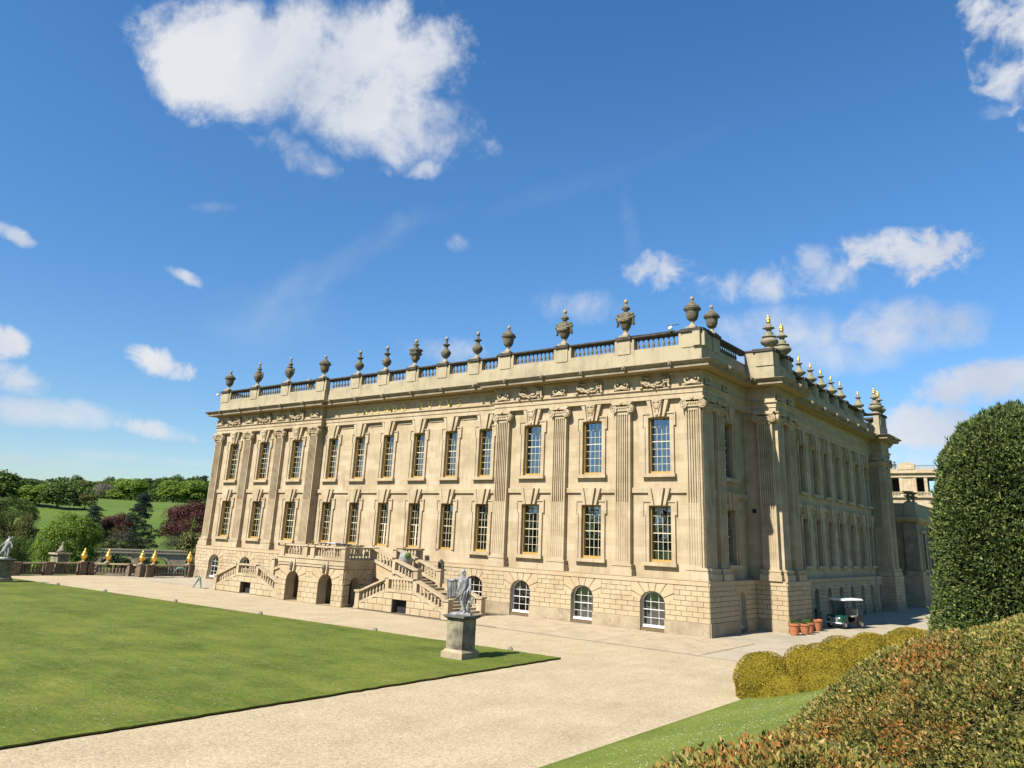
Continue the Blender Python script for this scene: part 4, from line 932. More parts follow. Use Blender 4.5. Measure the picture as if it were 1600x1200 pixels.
def urn_B():
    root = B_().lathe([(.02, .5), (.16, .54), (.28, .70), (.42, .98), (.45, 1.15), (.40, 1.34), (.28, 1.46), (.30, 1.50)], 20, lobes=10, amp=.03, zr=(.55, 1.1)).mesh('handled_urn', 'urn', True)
    h = B_()
    for s in (-1, 1): h.tube([(s*.40, 0, 1.36), (s*.60, 0, 1.38), (s*.62, 0, 1.2), (s*.50, 0, 1.05), (s*.60, 0, .9)], .06, 6).ball((s*.58, 0, 1.3), .12, .12, .14, 7, 5)
    sub = [('foot', B_().box(-.34, .34, -.34, .34, 0, .14).lathe([(.26, .14), (.22, .24), (.11, .36), (.14, .5)], 12).mesh('foot', 'urnbase')),
           ('lid', B_().lathe([(.32, 1.501), (.20, 1.62), (.12, 1.72), (.26, 1.80), (.24, 1.86), (.12, 1.96), (.08, 2.2)], 14).mesh('lid', 'urn', True)),
           ('finial', B_().ball((0, 0, 2.35), .12, .12, .15, 9, 6).mesh('finial', 'urnbase', True)), ('handles', h.mesh('handles', 'urn', True))]
    return root, sub
def urn_C():
    root = B_().lathe([(.10, .42), (.13, .46), (.30, .62), (.40, .84), (.38, 1.0), (.24, 1.14), (.15, 1.28), (.14, 1.42), (.22, 1.48), (.30, 1.54), (.28, 1.6), (.10, 1.64)], 20, lobes=10, amp=.04, zr=(.5, .95)).mesh('bottle_shaped_finial', 'urn', True)
    sub = [('foot', B_().box(-.32, .32, -.32, .32, 0, .14).lathe([(.26, .14), (.22, .22), (.10, .40)], 12).mesh('foot', 'urnbase')),
           ('stem', B_().lathe([(.10, 1.641), (.09, 1.9), (.14, 1.94)], 10).mesh('stem', 'urn')),
           ('ball', B_().ball((0, 0, 2.08), .14, .14, .16, 10, 7).mesh('ball', 'gold' if False else 'urnbase', True))]
    return root, sub
def urn_D():
    root = B_().lathe([(.12, .42), (.22, .62), (.36, .84), (.30, .98), (.42, 1.06), (.50, 1.22), (.40, 1.36), (.56, 1.46), (.52, 1.56), (.3, 1.62)], 24, lobes=8, amp=.10, zr=(.5, 1.5)).mesh('scalloped_urn', 'urn', True)
    sub = [('foot', B_().box(-.34, .34, -.34, .34, 0, .14).lathe([(.28, .14), (.22, .24), (.12, .42)], 12).mesh('foot', 'urnbase')),
           ('lid', B_().lathe([(.3, 1.621), (.18, 1.76), (.12, 1.84), (.28, 1.94), (.24, 2.0), (.1, 2.1)], 14).mesh('lid', 'urn', True)),
           ('ball', B_().ball((0, 0, 2.26), .15, .15, .17, 10, 7).mesh('ball', 'gold' if False else 'urnbase', True))]
    return root, sub
def urn_E():
    root = B_().lathe([(.02, .50), (.20, .56), (.30, .74), (.42, 1.04), (.50, 1.30), (.46, 1.55), (.30, 1.74), (.14, 1.80)], 20).mesh('garlanded_urn', 'urn', True)
    g_ = B_(); rs = random.Random(3)
    for s in (-1, 1):
        g_.ball((s*.50, -.08, 1.60), .15, .14, .13, 8, 5).ball((s*.62, -.1, 1.40), .12, .12, .12, 7, 5).tube([(s*.50, -.1, 1.5), (s*.62, -.08, 1.2), (s*.52, -.06, 1.0), (s*.66, -.04, .84)], .09, 6, r2=.05)
        g_.tube([(s*.55, 0, 1.35), (s*.72, 0, 1.52)], .04, 5); g_.ball((s*.60, 0, .98), .09, .09, .16, 6, 5)
    band = B_().tube([(.52*math.sin(a), -.52*math.cos(a), 1.28-.10*math.cos(a*2)) for a in np.linspace(-1.3, 1.3, 14)], .035, 6).tube([(.5*math.sin(a), -.5*math.cos(a), 1.18-.10*math.cos(a*2)) for a in np.linspace(-1.2, 1.2, 12)], .028, 6)
    sub = [('foot', B_().box(-.34, .34, -.34, .34, 0, .14).lathe([(.28, .14), (.24, .26), (.13, .40), (.16, .52)], 12).mesh('foot', 'urnbase')),
           ('lid', B_().lathe([(.14, 1.801), (.13, 1.9), (.30, 2.02), (.27, 2.12), (.12, 2.22), (.08, 2.4)], 14, lobes=8, amp=.06).mesh('lid', 'urn', True)),
           ('ball', B_().ball((0, 0, 2.53), .15, .15, .17, 10, 7).mesh('ball', 'urnbase', True)), ('garland', g_.mesh('garland', 'urn', True)), ('band', band.mesh('band', 'urnbase', True))]
    return root, sub
def flame(z, s=1.): 
    m = B_().ball((0, 0, z), .16*s, .16*s, .14*s, 8, 5).ball((.03*s, 0, z+.18*s), .12*s, .12*s, .16*s, 7, 5); m.lathe([(.10*s, z+.25*s), (.06*s, z+.40*s), (.02*s, z+.52*s)], 6); m.ball((-.09*s, .02, z+.18*s), .06*s, .06*s, .12*s, 6, 4); return m
def urn_F():
    root = B_().lathe([(.20, .20), (.36, .32), (.58, .52), (.60, .66), (.50, .80), (.34, .86)], 24, lobes=12, amp=.05).mesh('bulbous_finial', 'eurn', True)
    sub = [('foot', B_().box(-.40, .40, -.40, .40, 0, .10).lathe([(.34, .10), (.22, .22)], 12).mesh('foot', 'urnbase')),
           ('upper_tier', B_().lathe([(.34, .861), (.50, .92), (.50, .98), (.30, 1.02), (.26, 1.12), (.30, 1.22), (.16, 1.34), (.20, 1.5), (.42, 1.58), (.38, 1.64), (.24, 1.70), (.16, 1.86), (.08, 1.92)], 16).mesh('upper_tier', 'eurn', True)),
           ('flame', flame(2.05, 1.1).mesh('flame', 'gold', True))]
    return root, sub
def urn_G():
    root = B_().lathe([(.18, .20), (.40, .36), (.50, .46), (.44, .56), (.30, .64), (.22, .80), (.16, 1.0), (.14, 1.16)], 20, lobes=10, amp=.04, zr=(.3, .5)).mesh('flaming_finial', 'eurn', True)
    sub = [('foot', B_().box(-.36, .36, -.36, .36, 0, .10).lathe([(.30, .10), (.18, .22)], 12).mesh('foot', 'urnbase')),
           ('collar', B_().lathe([(.14, 1.161), (.30, 1.20), (.28, 1.27), (.14, 1.32), (.08, 1.40)], 14).mesh('collar', 'eurn', True)),
           ('flame', flame(1.50, .75).mesh('flame', 'gold', True))]
    return root, sub
KIND = {k: f() for k, f in dict(A=urn_A, B=urn_B, C=urn_C, D=urn_D, E=urn_E, F=urn_F, G=urn_G).items()}
def urn(kind, x, y, z, label, group, rz=0, s=1.0, cat='urn'):
    root, sub = KIND[kind]
    o = link(root.name.split('.')[0], root, None, (x, y, z), rz, (s, s, s), label=label, category=cat, group=group)
    for n_, me in sub: link(n_, me, o)
    return o
GU = 'urns and finials along the south roof parapet'
zt_ = ZRAIL+.015
SK = [('A', 'dark covered vase urn on the far left end of the roof parapet'), ('B', 'dark handled urn on the roof, first one right of the far left corner urn'), ('B', 'dark handled urn on the roof, third urn from the far left corner'),
      ('A', 'dark covered vase urn above the break beside the first gilt letter C'), ('C', 'bottle-shaped finial on the roof, next right of the vase above the left break'), ('C', 'bottle-shaped finial on the roof, just left of the scalloped urn'),
      ('D', 'dark scalloped urn above the middle of the inscription, with tiered knobbly outline'), ('C', 'bottle-shaped finial on the roof, just right of the scalloped urn'), ('C', 'bottle-shaped finial on the roof, nearest to the vase above the right break'),
      ('A', 'dark covered vase urn with spiral fluting above the right break of the south front'), ('E', 'garlanded egg-shaped urn, the left and farther one of the pair'), ('E', 'garlanded egg-shaped urn, the right and nearer one of the pair'),
      ('A', 'large spiral-fluted covered urn on the near corner of the parapet')]
for x, (k, lab) in zip(URN_S, SK):
    urn(k, x, (-SO if (x > -16 or x < -36) else YC-SO)+.2, zt_, lab, GU, 0, 1.02)
urn('A', .15, 2.0, zt_, 'spiral-fluted covered urn just behind the big corner urn, on the east return', GU, 0, .98)
GE = 'finials with gilded flames along the east roof parapet'
EL = ['fat ribbed finial with a gilded flame on the first projecting corner of the east side', 'fat ribbed finial with a gilded flame, just behind the first one on the east side'] + \
     [f'slender flared finial with a gilded flame, {w} in the receding row on the east roof' for w in ('nearest', 'second', 'third', 'fourth', 'fifth', 'sixth', 'seventh')] + \
     ['slender finial with a gilded flame, last before the far pair', 'fat ribbed finial with a gilded flame, left one of the far pair', 'fat ribbed finial with a gilded flame, right one of the far pair']
for (y_, x_), lab in zip(URN_E, EL):
    urn('F' if 'fat' in lab else 'G', x_, y_, zt_, lab, GE, 0, 1.0, 'finial')
# security cameras on the parapet ends
for x, y_, lab in ((-52.9, -.5, 'small white camera on a bracket at the far left end of the parapet'), (-1.6, -.5, 'small white camera dome on the parapet left of the corner urn')):
    c = B_().ball((0, 0, 0), .16, .16, .16, 10, 6).build('camera_dome', 'white', None, (x, y_, ZRAIL+.02+(.16 if x > -10 else -.35)), 0, True, label=lab, category='security camera')
    B_().box(-.05, .6, -.03, .03, .16, .20).box(-.18, -.02, -.05, .05, .12, .22).build('bracket', 'blackp', c)
B_().box(-1.6, 1.6, -.03, .03, 0, .05).box(-1.62, -1.57, -.03, .03, -.3, .05).box(1.57, 1.62, -.03, .03, -.3, .05).build('roof_rail', 'blackp', None, (-3.4, .5, ZRAIL+.25), 0, label='thin dark rail on the roof behind the parapet near the corner', category='rail')

# ------------------------------------------------------------------ statues
def skin(name, mat, verts, edges, radii, parent=None, loc=(0, 0, 0), rz=0, sub=2, root=0, **k):
    me = bpy.data.meshes.new(name); me.from_pydata(verts, edges, []); o = bpy.data.objects.new(name, me); COL.objects.link(o)
    md = o.modifiers.new('s', 'SKIN'); sl = me.skin_vertices[0].data
    for i, r in enumerate(radii): sl[i].radius = (r, r) if not isinstance(r, tuple) else r
    sl[root].use_root = True; md.use_smooth_shade = True; ms = o.modifiers.new('u', 'SUBSURF'); ms.levels = sub; ms.render_levels = sub
    dg = bpy.context.evaluated_depsgraph_get(); dg.update(); m2 = bpy.data.meshes.new_from_object(o.evaluated_get(dg)); bpy.data.objects.remove(o)
    m2.materials.clear(); m2.materials.append(MT[mat]); m2.name = name
    return link(name, m2, parent, loc, rz, **k)
def body(name, mat, J, parent=None, loc=(0, 0, 0), rz=0, **k):
    """J: dict joint -> (pos, radius, parent joint)"""
    names = list(J); idx = {n: i for i, n in enumerate(names)}
    return skin(name, mat, [J[n][0] for n in names], [(idx[n], idx[J[n][2]]) for n in names if J[n][2]], [J[n][1] for n in names], parent, loc, rz, **k)
def hand(J, wrist, w, d, up, sc=1.0):
    """five short fingers rooted in the palm"""
    w = Vector(w); d = Vector(d).normalized(); up = Vector(up).normalized(); s = d.cross(up)
    p = w+d*.07*sc; J[wrist+'p'] = (tuple(p), (.035*sc, .022*sc), wrist)
    for i, (o_, L) in enumerate(((-.03, .075), (-.01, .085), (.01, .08), (.03, .06))):
        a = p+s*o_*sc+d*.03*sc; b = a+d*L*.5*sc-up*.012*sc; c = b+d*L*.45*sc-up*.03*sc
        J[wrist+f'f{i}'] = (tuple(a), .011*sc, wrist+'p'); J[wrist+f'g{i}'] = (tuple(b), .010*sc, wrist+f'f{i}'); J[wrist+f'h{i}'] = (tuple(c), .008*sc, wrist+f'g{i}')
    t = w+d*.03*sc-s*.045*sc; J[wrist+'t'] = (tuple(t), .013*sc, wrist+'p'); J[wrist+'u'] = (tuple(t+d*.05*sc-s*.015*sc), .010*sc, wrist+'t')
def pedestal(x, y, h, w, rz, label, cat='pedestal', capw=.26, group=None):
    e = empty('statue_pedestal', (x, y, .055), rz, label=label, category=cat)
    if group: e['group'] = group
    m = MB().box(-w/2-.14, w/2+.14, -w/2-.14, w/2+.14, 0, .24); m.extr([(-w/2-.10, -w/2-.10), (w/2+.10, -w/2-.10), (w/2+.10, w/2+.10), (-w/2-.10, w/2+.10)], .24, .34, [(-w/2-.02, -w/2-.02), (w/2+.02, -w/2-.02), (w/2+.02, w/2+.02), (-w/2-.02, w/2+.02)]); m.build('base', 'plinth', e)
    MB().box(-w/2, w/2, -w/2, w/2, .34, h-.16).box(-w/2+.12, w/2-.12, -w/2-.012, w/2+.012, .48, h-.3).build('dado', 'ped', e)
    MB().extr([(-w/2, -w/2), (w/2, -w/2), (w/2, w/2), (-w/2, w/2)], h-.16, h-.08, [(-w/2-.13, -w/2-.13), (w/2+.13, -w/2-.13), (w/2+.13, w/2+.13), (-w/2-.13, w/2+.13)]).box(-w/2-.15, w/2+.15, -w/2-.15, w/2+.15, h-.079, h).build('cap', 'peddark', e)
    return e
PX, PY = -2.83, -18.05
pedestal(PX, PY, 1.66, .86, .02, 'weathered stone pedestal at the near corner of the lawn, under the draped statue')
# draped figure: face turned to the left (west), right arm out over hanging cloth, legs crossed, tree stump behind
def statue_person(loc, rz, label):
    e = empty('statue', loc, rz, label=label, category='statue')
    MB().box(-.46, .42, -.28, .28, 0, .06).ball((.0, 0, .06), .38, .25, .05, 12, 4).build('base', 'lead', e)
    J = {'pel': ((.02, 0, .98), .15, None), 'wa': ((.0, 0, 1.14), .135, 'pel'), 'ch': ((-.01, 0, 1.34), (.19, .15), 'wa'), 'ne': ((-.02, 0, 1.54), .065, 'ch'), 'hd': ((-.035, 0, 1.66), .095, 'ne'), 'ht': ((-.03, 0, 1.76), .085, 'hd'), 'fc': ((-.12, -.01, 1.655), .03, 'hd'), 'chn': ((-.095, 0, 1.60), .04, 'hd'),
         'sl': ((-.20, -.04, 1.42), .075, 'ch'), 'el': ((-.43, -.10, 1.36), .055, 'sl'), 'wl': ((-.66, -.10, 1.36), .038, 'el'),
         'sr': ((.17, .02, 1.42), .075, 'ch'), 'er': ((.27, .03, 1.14), .055, 'sr'), 'wr': ((.22, -.10, .93), .038, 'er'),
         'hl': ((-.06, -.02, .90), .11, 'pel'), 'kl': ((-.02, -.08, .52), .078, 'hl'), 'al': ((.14, -.09, .12), .048, 'kl'), 'fl': ((.10, -.24, .08), .04, 'al'),
         'hr': ((.12, .02, .90), .11, 'pel'), 'kr': ((.08, -.02, .50), .08, 'hr'), 'ar': ((.0, .02, .13), .05, 'kr'), 'fr': ((-.06, -.13, .09), .042, 'ar')}
    hand(J, 'wl', J['wl'][0], (-1, 0, -.1), (0, 0, 1)); hand(J, 'wr', J['wr'][0], (-.3, -.2, -1), (0, -1, 0))
    body('body', 'lead', J, e)
    B_().ball((-.02, 0, 1.72), .105, .10, .10, 12, 8).ball((.05, 0, 1.63), .06, .08, .09, 10, 6).build('hair', 'lead', e, smooth=True)
    # toga: folded shell of pleats wound round the body, swept up to the outstretched arm
    m = MB(); seg = 72; rows = [(1.50, .12, .10, 0), (1.43, .215, .15, 0), (1.30, .215, .165, -.01), (1.15, .205, .17, -.02), (1.0, .235, .19, -.04), (.88, .255, .20, -.05), (.74, .25, .19, -.04), (.60, .20, .155, -.01), (.52, .15, .12, .02)]
    n0 = 0
    for j, (z, rx, ry, ox) in enumerate(rows):
        for i in range(seg):
            a = 2*PI*i/seg; fold = 1+.085*math.sin(a*11+z*15)*min(1, j/2)+.05*math.sin(a*19-z*22)*min(1, j/2)
            zz = z+.07*math.cos(a)*(j/8)+(.06*math.sin(a*2+1)*(j/8)); m.v.append((ox+rx*fold*math.cos(a), ry*fold*math.sin(a), zz))
    for j in range(len(rows)-1):
        for i in range(seg): a = j*seg+i; b = j*seg+(i+1) % seg; m.f.append((a, a+seg, b+seg, b))
    m.build('toga', 'lead', e, smooth=True)
    fo = MB(); rs = random.Random(8)                       # long folds sweep from the near shoulder down across to the far hip
    for k in range(9):
        q0 = .10+k*.10; pts = []
        for q in np.linspace(0, 1, 10):
            a = -.35-q*(1.5+.13*k); z = 1.47-.02*k-q*(.20+.075*k)-.10*math.sin(q*PI)*(k/9); rx = .215+.05*min(1, (1.47-z)*1.4); ry = .155+.055*min(1, (1.47-z)*1.5)
            pts.append((-.02-.05*q+rx*math.cos(a), ry*math.sin(a)-.004, z))
        fo.tube(pts, .020+.006*rs.random(), 6, r2=.012)
    for k in range(6):
        a = -.5-k*.42; fo.tube([(-.03+.27*math.cos(a), .20*math.sin(a), .98-.02*k), (-.05+.30*math.cos(a-.1), .215*math.sin(a-.1), .8), (-.04+.26*math.cos(a-.15), .18*math.sin(a-.15), .62+.02*(k % 2))], .022, 6, r2=.014)
    fo.build('folds', 'lead', e, smooth=True)
    dr = MB(); n = 22                                      # cloth hanging from the outstretched forearm
    for i in range(n+1):
        x = -.68+.44*i/n; yy = -.10+.035*math.sin(i*1.9); L = .82-.28*(i/n)+.03*math.sin(i*2.3)
        for z in (1.41, 1.30, 1.1, 1.40-L): dr.v.append((x+(1.41-z)*.04, yy*(1 if z < 1.4 else 1.), z))
    for i in range(n):
        for j in range(3): a = i*4+j; dr.f.append((a, a+1, a+5, a+4))
    k = len(dr.v); dr.v += [(x, y+.035, z) for x, y, z in dr.v]; dr.f += [tuple(q+k for q in reversed(f)) for f in list(dr.f)]
    dr.build('hanging_cloth', 'lead', e, smooth=True)
    B_().tube([(.24, .10, 0), (.24, .09, .35), (.27, .06, .7), (.26, .04, .95)], .12, 10, r2=.08).ball((.30, .0, .5), .07, .06, .08, 7, 5).build('tree_stump', 'lead', e, smooth=True)
    B_().tube([(.30, -.02, 1.46), (.335, -.02, 1.1), (.30, -.02, .72)], .045, 7).build('cloth_end', 'lead', e, smooth=True)
    return e
statue_person((PX-.05, PY, 1.72), .55, 'grey statue of a man in a draped toga, one arm held out over hanging cloth')
# far pair of figures on the left pedestal
pedestal(-49.3, -18.55, 1.66, 1.0, .02, 'dark pedestal at the far corner of the lawn, at the left edge of the photo')
e = empty('statue', (-49.6, -18.6, 1.72), .35, label='grey statue of two entwined struggling figures leaning up to the right', category='statue')
MB().box(-.55, .5, -.3, .3, 0, .07).ball((0, 0, .07), .45, .26, .06, 12, 4).build('base', 'lead', e)
body('lower_figure', 'lead', {'pel': ((.02, 0, .80), .14, None), 'wa': ((.12, 0, .98), .125, 'pel'), 'ch': ((.22, 0, 1.20), (.17, .13), 'wa'), 'ne': ((.30, 0, 1.38), .06, 'ch'), 'hd': ((.34, 0, 1.50), .095, 'ne'), 'ht': ((.36, 0, 1.58), .08, 'hd'),
     'kl': ((-.22, -.05, .48), .085, 'pel'), 'al': ((-.52, -.05, .12), .05, 'kl'), 'fl': ((-.60, -.08, .10), .04, 'al'), 'kr': ((.12, .08, .42), .085, 'pel'), 'ar': ((.02, .08, .10), .05, 'kr'), 'fr': ((-.08, .1, .09), .04, 'ar'),
     's1': ((.08, -.1, 1.25), .07, 'ch'), 'e1': ((-.18, -.15, 1.02), .055, 's1'), 'w1': ((-.40, -.12, .88), .04, 'e1'), 's2': ((.38, .05, 1.24), .07, 'ch'), 'e2': ((.55, .1, 1.0), .055, 's2'), 'w2': ((.62, .05, .78), .04, 'e2')}, e)
body('upper_figure', 'lead', {'pel': ((.20, .1, .95), .13, None), 'ch': ((.14, .1, 1.30), (.15, .12), 'pel'), 'ne': ((.12, .1, 1.48), .055, 'ch'), 'hd': ((.10, .08, 1.60), .09, 'ne'), 'ht': ((.09, .08, 1.67), .075, 'hd'),
     'k': ((-.05, .1, .62), .08, 'pel'), 'a': ((-.30, .1, .28), .05, 'k'), 'k2': ((.32, .12, .55), .08, 'pel'), 'a2': ((.26, .12, .12), .05, 'k2'), 's': ((.0, .05, 1.38), .065, 'ch'), 'e': ((-.14, 0, 1.14), .05, 's'), 'w': ((-.05, -.08, .95), .04, 'e'), 's3': ((.26, .1, 1.4), .06, 'ch'), 'e3': ((.44, .1, 1.52), .05, 's3'), 'w3': ((.38, .1, 1.68), .04, 'e3')}, e)
# sphinx on its pedestal beyond the terrace balustrade
p_ = empty('statue_pedestal', (-59.9, -9.9, -.25), 0, label='pale pedestal beyond the terrace balustrade under the crouching sphinx', category='pedestal')
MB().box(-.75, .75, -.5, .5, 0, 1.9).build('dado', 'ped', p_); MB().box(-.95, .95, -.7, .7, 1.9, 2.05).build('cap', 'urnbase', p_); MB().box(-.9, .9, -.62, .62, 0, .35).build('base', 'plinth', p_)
e = empty('sphinx_statue', (-59.9, -9.9, 1.8), 2.6, label='crouching stone sphinx on a pedestal in front of the bright green tree', category='statue')
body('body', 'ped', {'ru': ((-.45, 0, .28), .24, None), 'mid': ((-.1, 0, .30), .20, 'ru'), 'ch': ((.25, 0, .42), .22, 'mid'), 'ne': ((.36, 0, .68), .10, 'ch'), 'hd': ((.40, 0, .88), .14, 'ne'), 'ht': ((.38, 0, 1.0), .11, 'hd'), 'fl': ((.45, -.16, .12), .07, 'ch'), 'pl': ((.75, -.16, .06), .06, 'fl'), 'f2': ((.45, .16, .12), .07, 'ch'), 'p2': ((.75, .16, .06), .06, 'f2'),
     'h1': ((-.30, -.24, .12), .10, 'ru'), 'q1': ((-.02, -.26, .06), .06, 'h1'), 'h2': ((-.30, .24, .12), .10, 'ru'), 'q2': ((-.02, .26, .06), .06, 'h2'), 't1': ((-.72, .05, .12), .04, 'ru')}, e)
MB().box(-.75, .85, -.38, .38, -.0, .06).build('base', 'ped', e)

# ------------------------------------------------------------------ terrace balustrade with gilded vases
TB = [(-57.2, -40), (-57.2, -17.4), (-57.2, -11.9), (-57.2, -8.9), (-57.2, -8.3), (-54.9, -5.5), (-53.5, -5.2), (-53.2, -4.7), (-52.7, -.75)]
bt = empty('terrace_balustrade', (-57, -9, 0), label='brown stone balustrade edging the far side of the terrace', category='balustrade'); B0 = (57, 9, 0)
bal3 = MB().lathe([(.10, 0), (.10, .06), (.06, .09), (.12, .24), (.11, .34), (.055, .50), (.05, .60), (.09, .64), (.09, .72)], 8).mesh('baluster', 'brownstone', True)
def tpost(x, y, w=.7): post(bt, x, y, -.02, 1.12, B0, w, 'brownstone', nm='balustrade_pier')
prev = None
for a, b in zip(TB[:-1], TB[1:]):
    a_, b_ = Vector((*a, .14)), Vector((*b, .14)); d = (b_-a_); L = d.length; d.normalize()
    n = max(1, round(L/3.2)); 
    for k in range(n):
        q0 = a_+d*(L*k/n+.35); q1 = a_+d*(L*(k+1)/n-.35)
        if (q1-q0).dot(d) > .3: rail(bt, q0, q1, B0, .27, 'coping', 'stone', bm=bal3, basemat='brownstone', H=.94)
        tpost(*(a_+d*(L*k/n)).xy)
tpost(*TB[-1])
MB().box(-.35, .35, -40, -8, -3.4, -.03).build('retaining_wall', 'block', bt, (-57.4+B0[0], B0[1], 0)); MB().box(-57.3, -52.4, -.3, .3, -3.4, -.03).build('retaining_wall', 'block', bt, (B0[0], -.0+B0[1], 0))
def gold_vase(x, y, lab):
    o = B_().lathe([(.09, .16), (.11, .24), (.25, .42), (.28, .60), (.22, .74), (.12, .80)], 18, lobes=9, amp=.05).build('gilded_vase', 'gold', None, (x, y, 1.11), 0, True, label=lab, category='vase', group='gilded vases on the terrace balustrade')
    B_().box(-.22, .22, -.22, .22, 0, .07).lathe([(.18, .07), (.10, .17)], 12).build('foot', 'urnbase', o)
    B_().lathe([(.14, .801), (.22, .84), (.20, .88), (.08, .96), (.11, 1.04), (.05, 1.16), (.02, 1.25)], 12).build('lid', 'gold', o, smooth=True)
for x, y, lab in ((-57.2, -8.95, 'gilded vase on the terrace balustrade, farthest left of the five'), (-56.2, -7.2, 'gilded vase just right of the leftmost one'), (-53.6, -5.3, 'gilded vase, third from the left, before the bridge arch'), (-52.7, -4.6, 'gilded vase on the forward corner of the terrace balustrade'), (-52.75, -1.0, 'gilded vase nearest the house wall')):
    gold_vase(x, y, lab)
# small verdigris pieces standing on the paving
def bronze(x, y, rz, lab, kind):
    e = empty('garden_sculpture', (x, y, 0), rz, label=lab, category='sculpture')
    if kind == 0:
        body('body', 'verd', {'a': ((-.5, 0, .62), .07, None), 'b': ((-.2, 0, .84), .12, 'a'), 'c': ((.2, 0, .86), .12, 'b'), 'd': ((.5, 0, .66), .08, 'c'), 'l1': ((-.62, -.1, .05), .03, 'a'), 'l2': ((-.45, .12, .05), .03, 'a'), 'l3': ((.60, -.1, .05), .03, 'd'), 'l4': ((.45, .12, .05), .03, 'd')}, e)
    else:
        body('body', 'verd', {'a': ((0, 0, .85), .09, None), 'b': ((-.35, 0, .92), .07, 'a'), 'c': ((-.5, 0, .80), .05, 'b'), 'l1': ((-.45, -.15, .03), .03, 'a'), 'l2': ((.05, .2, .03), .03, 'a'), 'l3': ((.35, -.1, .03), .03, 'a')}, e)
bronze(-52.0, -2.2, .9, 'arched grey-green metal sculpture by the last gilded vase', 0)
bronze(-39.8, -7.6, .3, 'small verdigris figure on splayed legs left of the stair foot', 1)

# ------------------------------------------------------------------ small things
for (x, y), lab in zip(((-45.6, -15.9), (-38.8, -15.55), (-29.9, -15.25), (-21.1, -14.95), (-11.7, -14.6), (-3.1, -14.25)), ('farthest left along the lawn edge', 'second from the left along the lawn edge', 'at the lawn edge left of the left stair arch', 'at the lawn edge in front of the two stair arches', 'at the lawn edge between stair and statue', 'at the lawn corner just right of the statue')):
    o = B_().prism([(-.10, 0), (.10, 0), (.10, .08), (.02, .16), (-.10, .13)], -.09, .09).build('ground_light', 'urnbase', None, (x, y, .01), .3, label='small pale ground light '+lab, category='ground light', group='ground lights along the lawn edge')
    B_().box(-.07, .07, -.095, -.091, .02, .10).build('lens', 'steel', o)
# things on the stair
e = empty('lantern', (-18.2+.02, -2.75, 2.66), 0, label='black lantern on the inner stair pier, above the statue\'s hand', category='lantern')
B_().box(-.16, .16, -.16, .16, 0, .05).box(-.16, -.12, -.16, -.12, .05, .42).box(.12, .16, -.16, -.12, .05, .42).box(-.16, -.12, .12, .16, .05, .42).box(.12, .16, .12, .16, .05, .42).lathe([(.24, .42), (.10, .56), (.03, .66)], 8).build('frame', 'blackp', e)
B_().box(-.115, .115, -.115, .115, .06, .41).build('glass', 'glass', e)
e = empty('planter', (-20.6, -3.85, 2.38), 0, label='pale rounded planter with a clipped green plant at the stair head', category='planter')
B_().lathe([(.20, 0), (.28, .1), (.40, .5), (.46, .85), (.38, 1.15), (.15, 1.3)], 18).build('pot', 'lead', e, smooth=True)
qd = rand_dirs(500); P_ = qd*.22+np.array([.35, -.15, 1.05]); A_, Bx = leaf_axes(qd, .05); quads('leaves', 'leaf_bright', P_, A_, Bx, e)
e = empty('garden_table', (-24.6, -6.9, 3.0), 0, label='low black table with a white cloth behind the balcony balustrade', category='table')
B_().box(-1.5, 1.4, -.3, .3, .96, 1.02).build('tabletop', 'blackp', e); B_().box(-.6, .3, -.25, .25, 1.021, 1.06).build('cloth', 'white', e)
for q in ((-1.3, -.2), (1.2, -.2), (-1.3, .2), (1.2, .2)): B_().box(q[0]-.03, q[0]+.03, q[1]-.03, q[1]+.03, 0, .96).build('leg', 'blackp', e)
e = empty('potted_plant', (-26.35, -7.5, 3.86), 0, label='tiny green plant on the balcony rail', category='plant')
B_().lathe([(.07, 0), (.10, .13)], 8).build('pot', 'terra', e); qd = rand_dirs(120); A_, Bx = leaf_axes(qd, .05); quads('leaves', 'leaf_bright', qd*.10+np.array([0, 0, .2]), A_, Bx, e)
# visitor standing inside the left arch
e = empty('person', (-27.35, -6.9, .0), -.2, label='person in an orange top and pale trousers, half hidden in the left arch', category='person')
MT['skin_tone'] = plain('skin', (.45, .26, .18), .6); MT['orange'] = plain('orange_cloth', (.55, .10, .02), .8); MT['pale'] = plain('pale_cloth', (.62, .56, .46), .8)
J = {'pel': ((0, 0, .92), .13, None), 'wa': ((0, 0, 1.08), .12, 'pel'), 'ch': ((0, 0, 1.28), (.17, .12), 'wa'), 'ne': ((0, 0, 1.46), .055, 'ch'), 'hd': ((0, -.01, 1.58), .09, 'ne'), 'ht': ((0, -.01, 1.67), .075, 'hd'), 'ns': ((0, -.10, 1.58), .02, 'hd'),
     'sl': ((-.18, 0, 1.36), .06, 'ch'), 'el': ((-.23, 0, 1.08), .045, 'sl'), 'wl': ((-.22, -.06, .86), .032, 'el'), 'sr': ((.18, 0, 1.36), .06, 'ch'), 'er': ((.23, 0, 1.08), .045, 'sr'), 'wr': ((.22, -.06, .86), .032, 'er'),
     'hl': ((-.09, 0, .86), .10, 'pel'), 'kl': ((-.10, -.02, .48), .07, 'hl'), 'al': ((-.10, .0, .09), .045, 'kl'), 'fl': ((-.10, -.14, .04), .035, 'al'), 'hr': ((.09, 0, .86), .10, 'pel'), 'kr': ((.10, -.02, .48), .07, 'hr'), 'ar': ((.10, .0, .09), .045, 'kr'), 'fr': ((.10, -.14, .04), .035, 'ar')}
hand(J, 'wl', J['wl'][0], (0, -.2, -1), (0, -1, 0)); hand(J, 'wr', J['wr'][0], (0, -.2, -1), (0, -1, 0)); body('body', 'skin_tone', J, e)
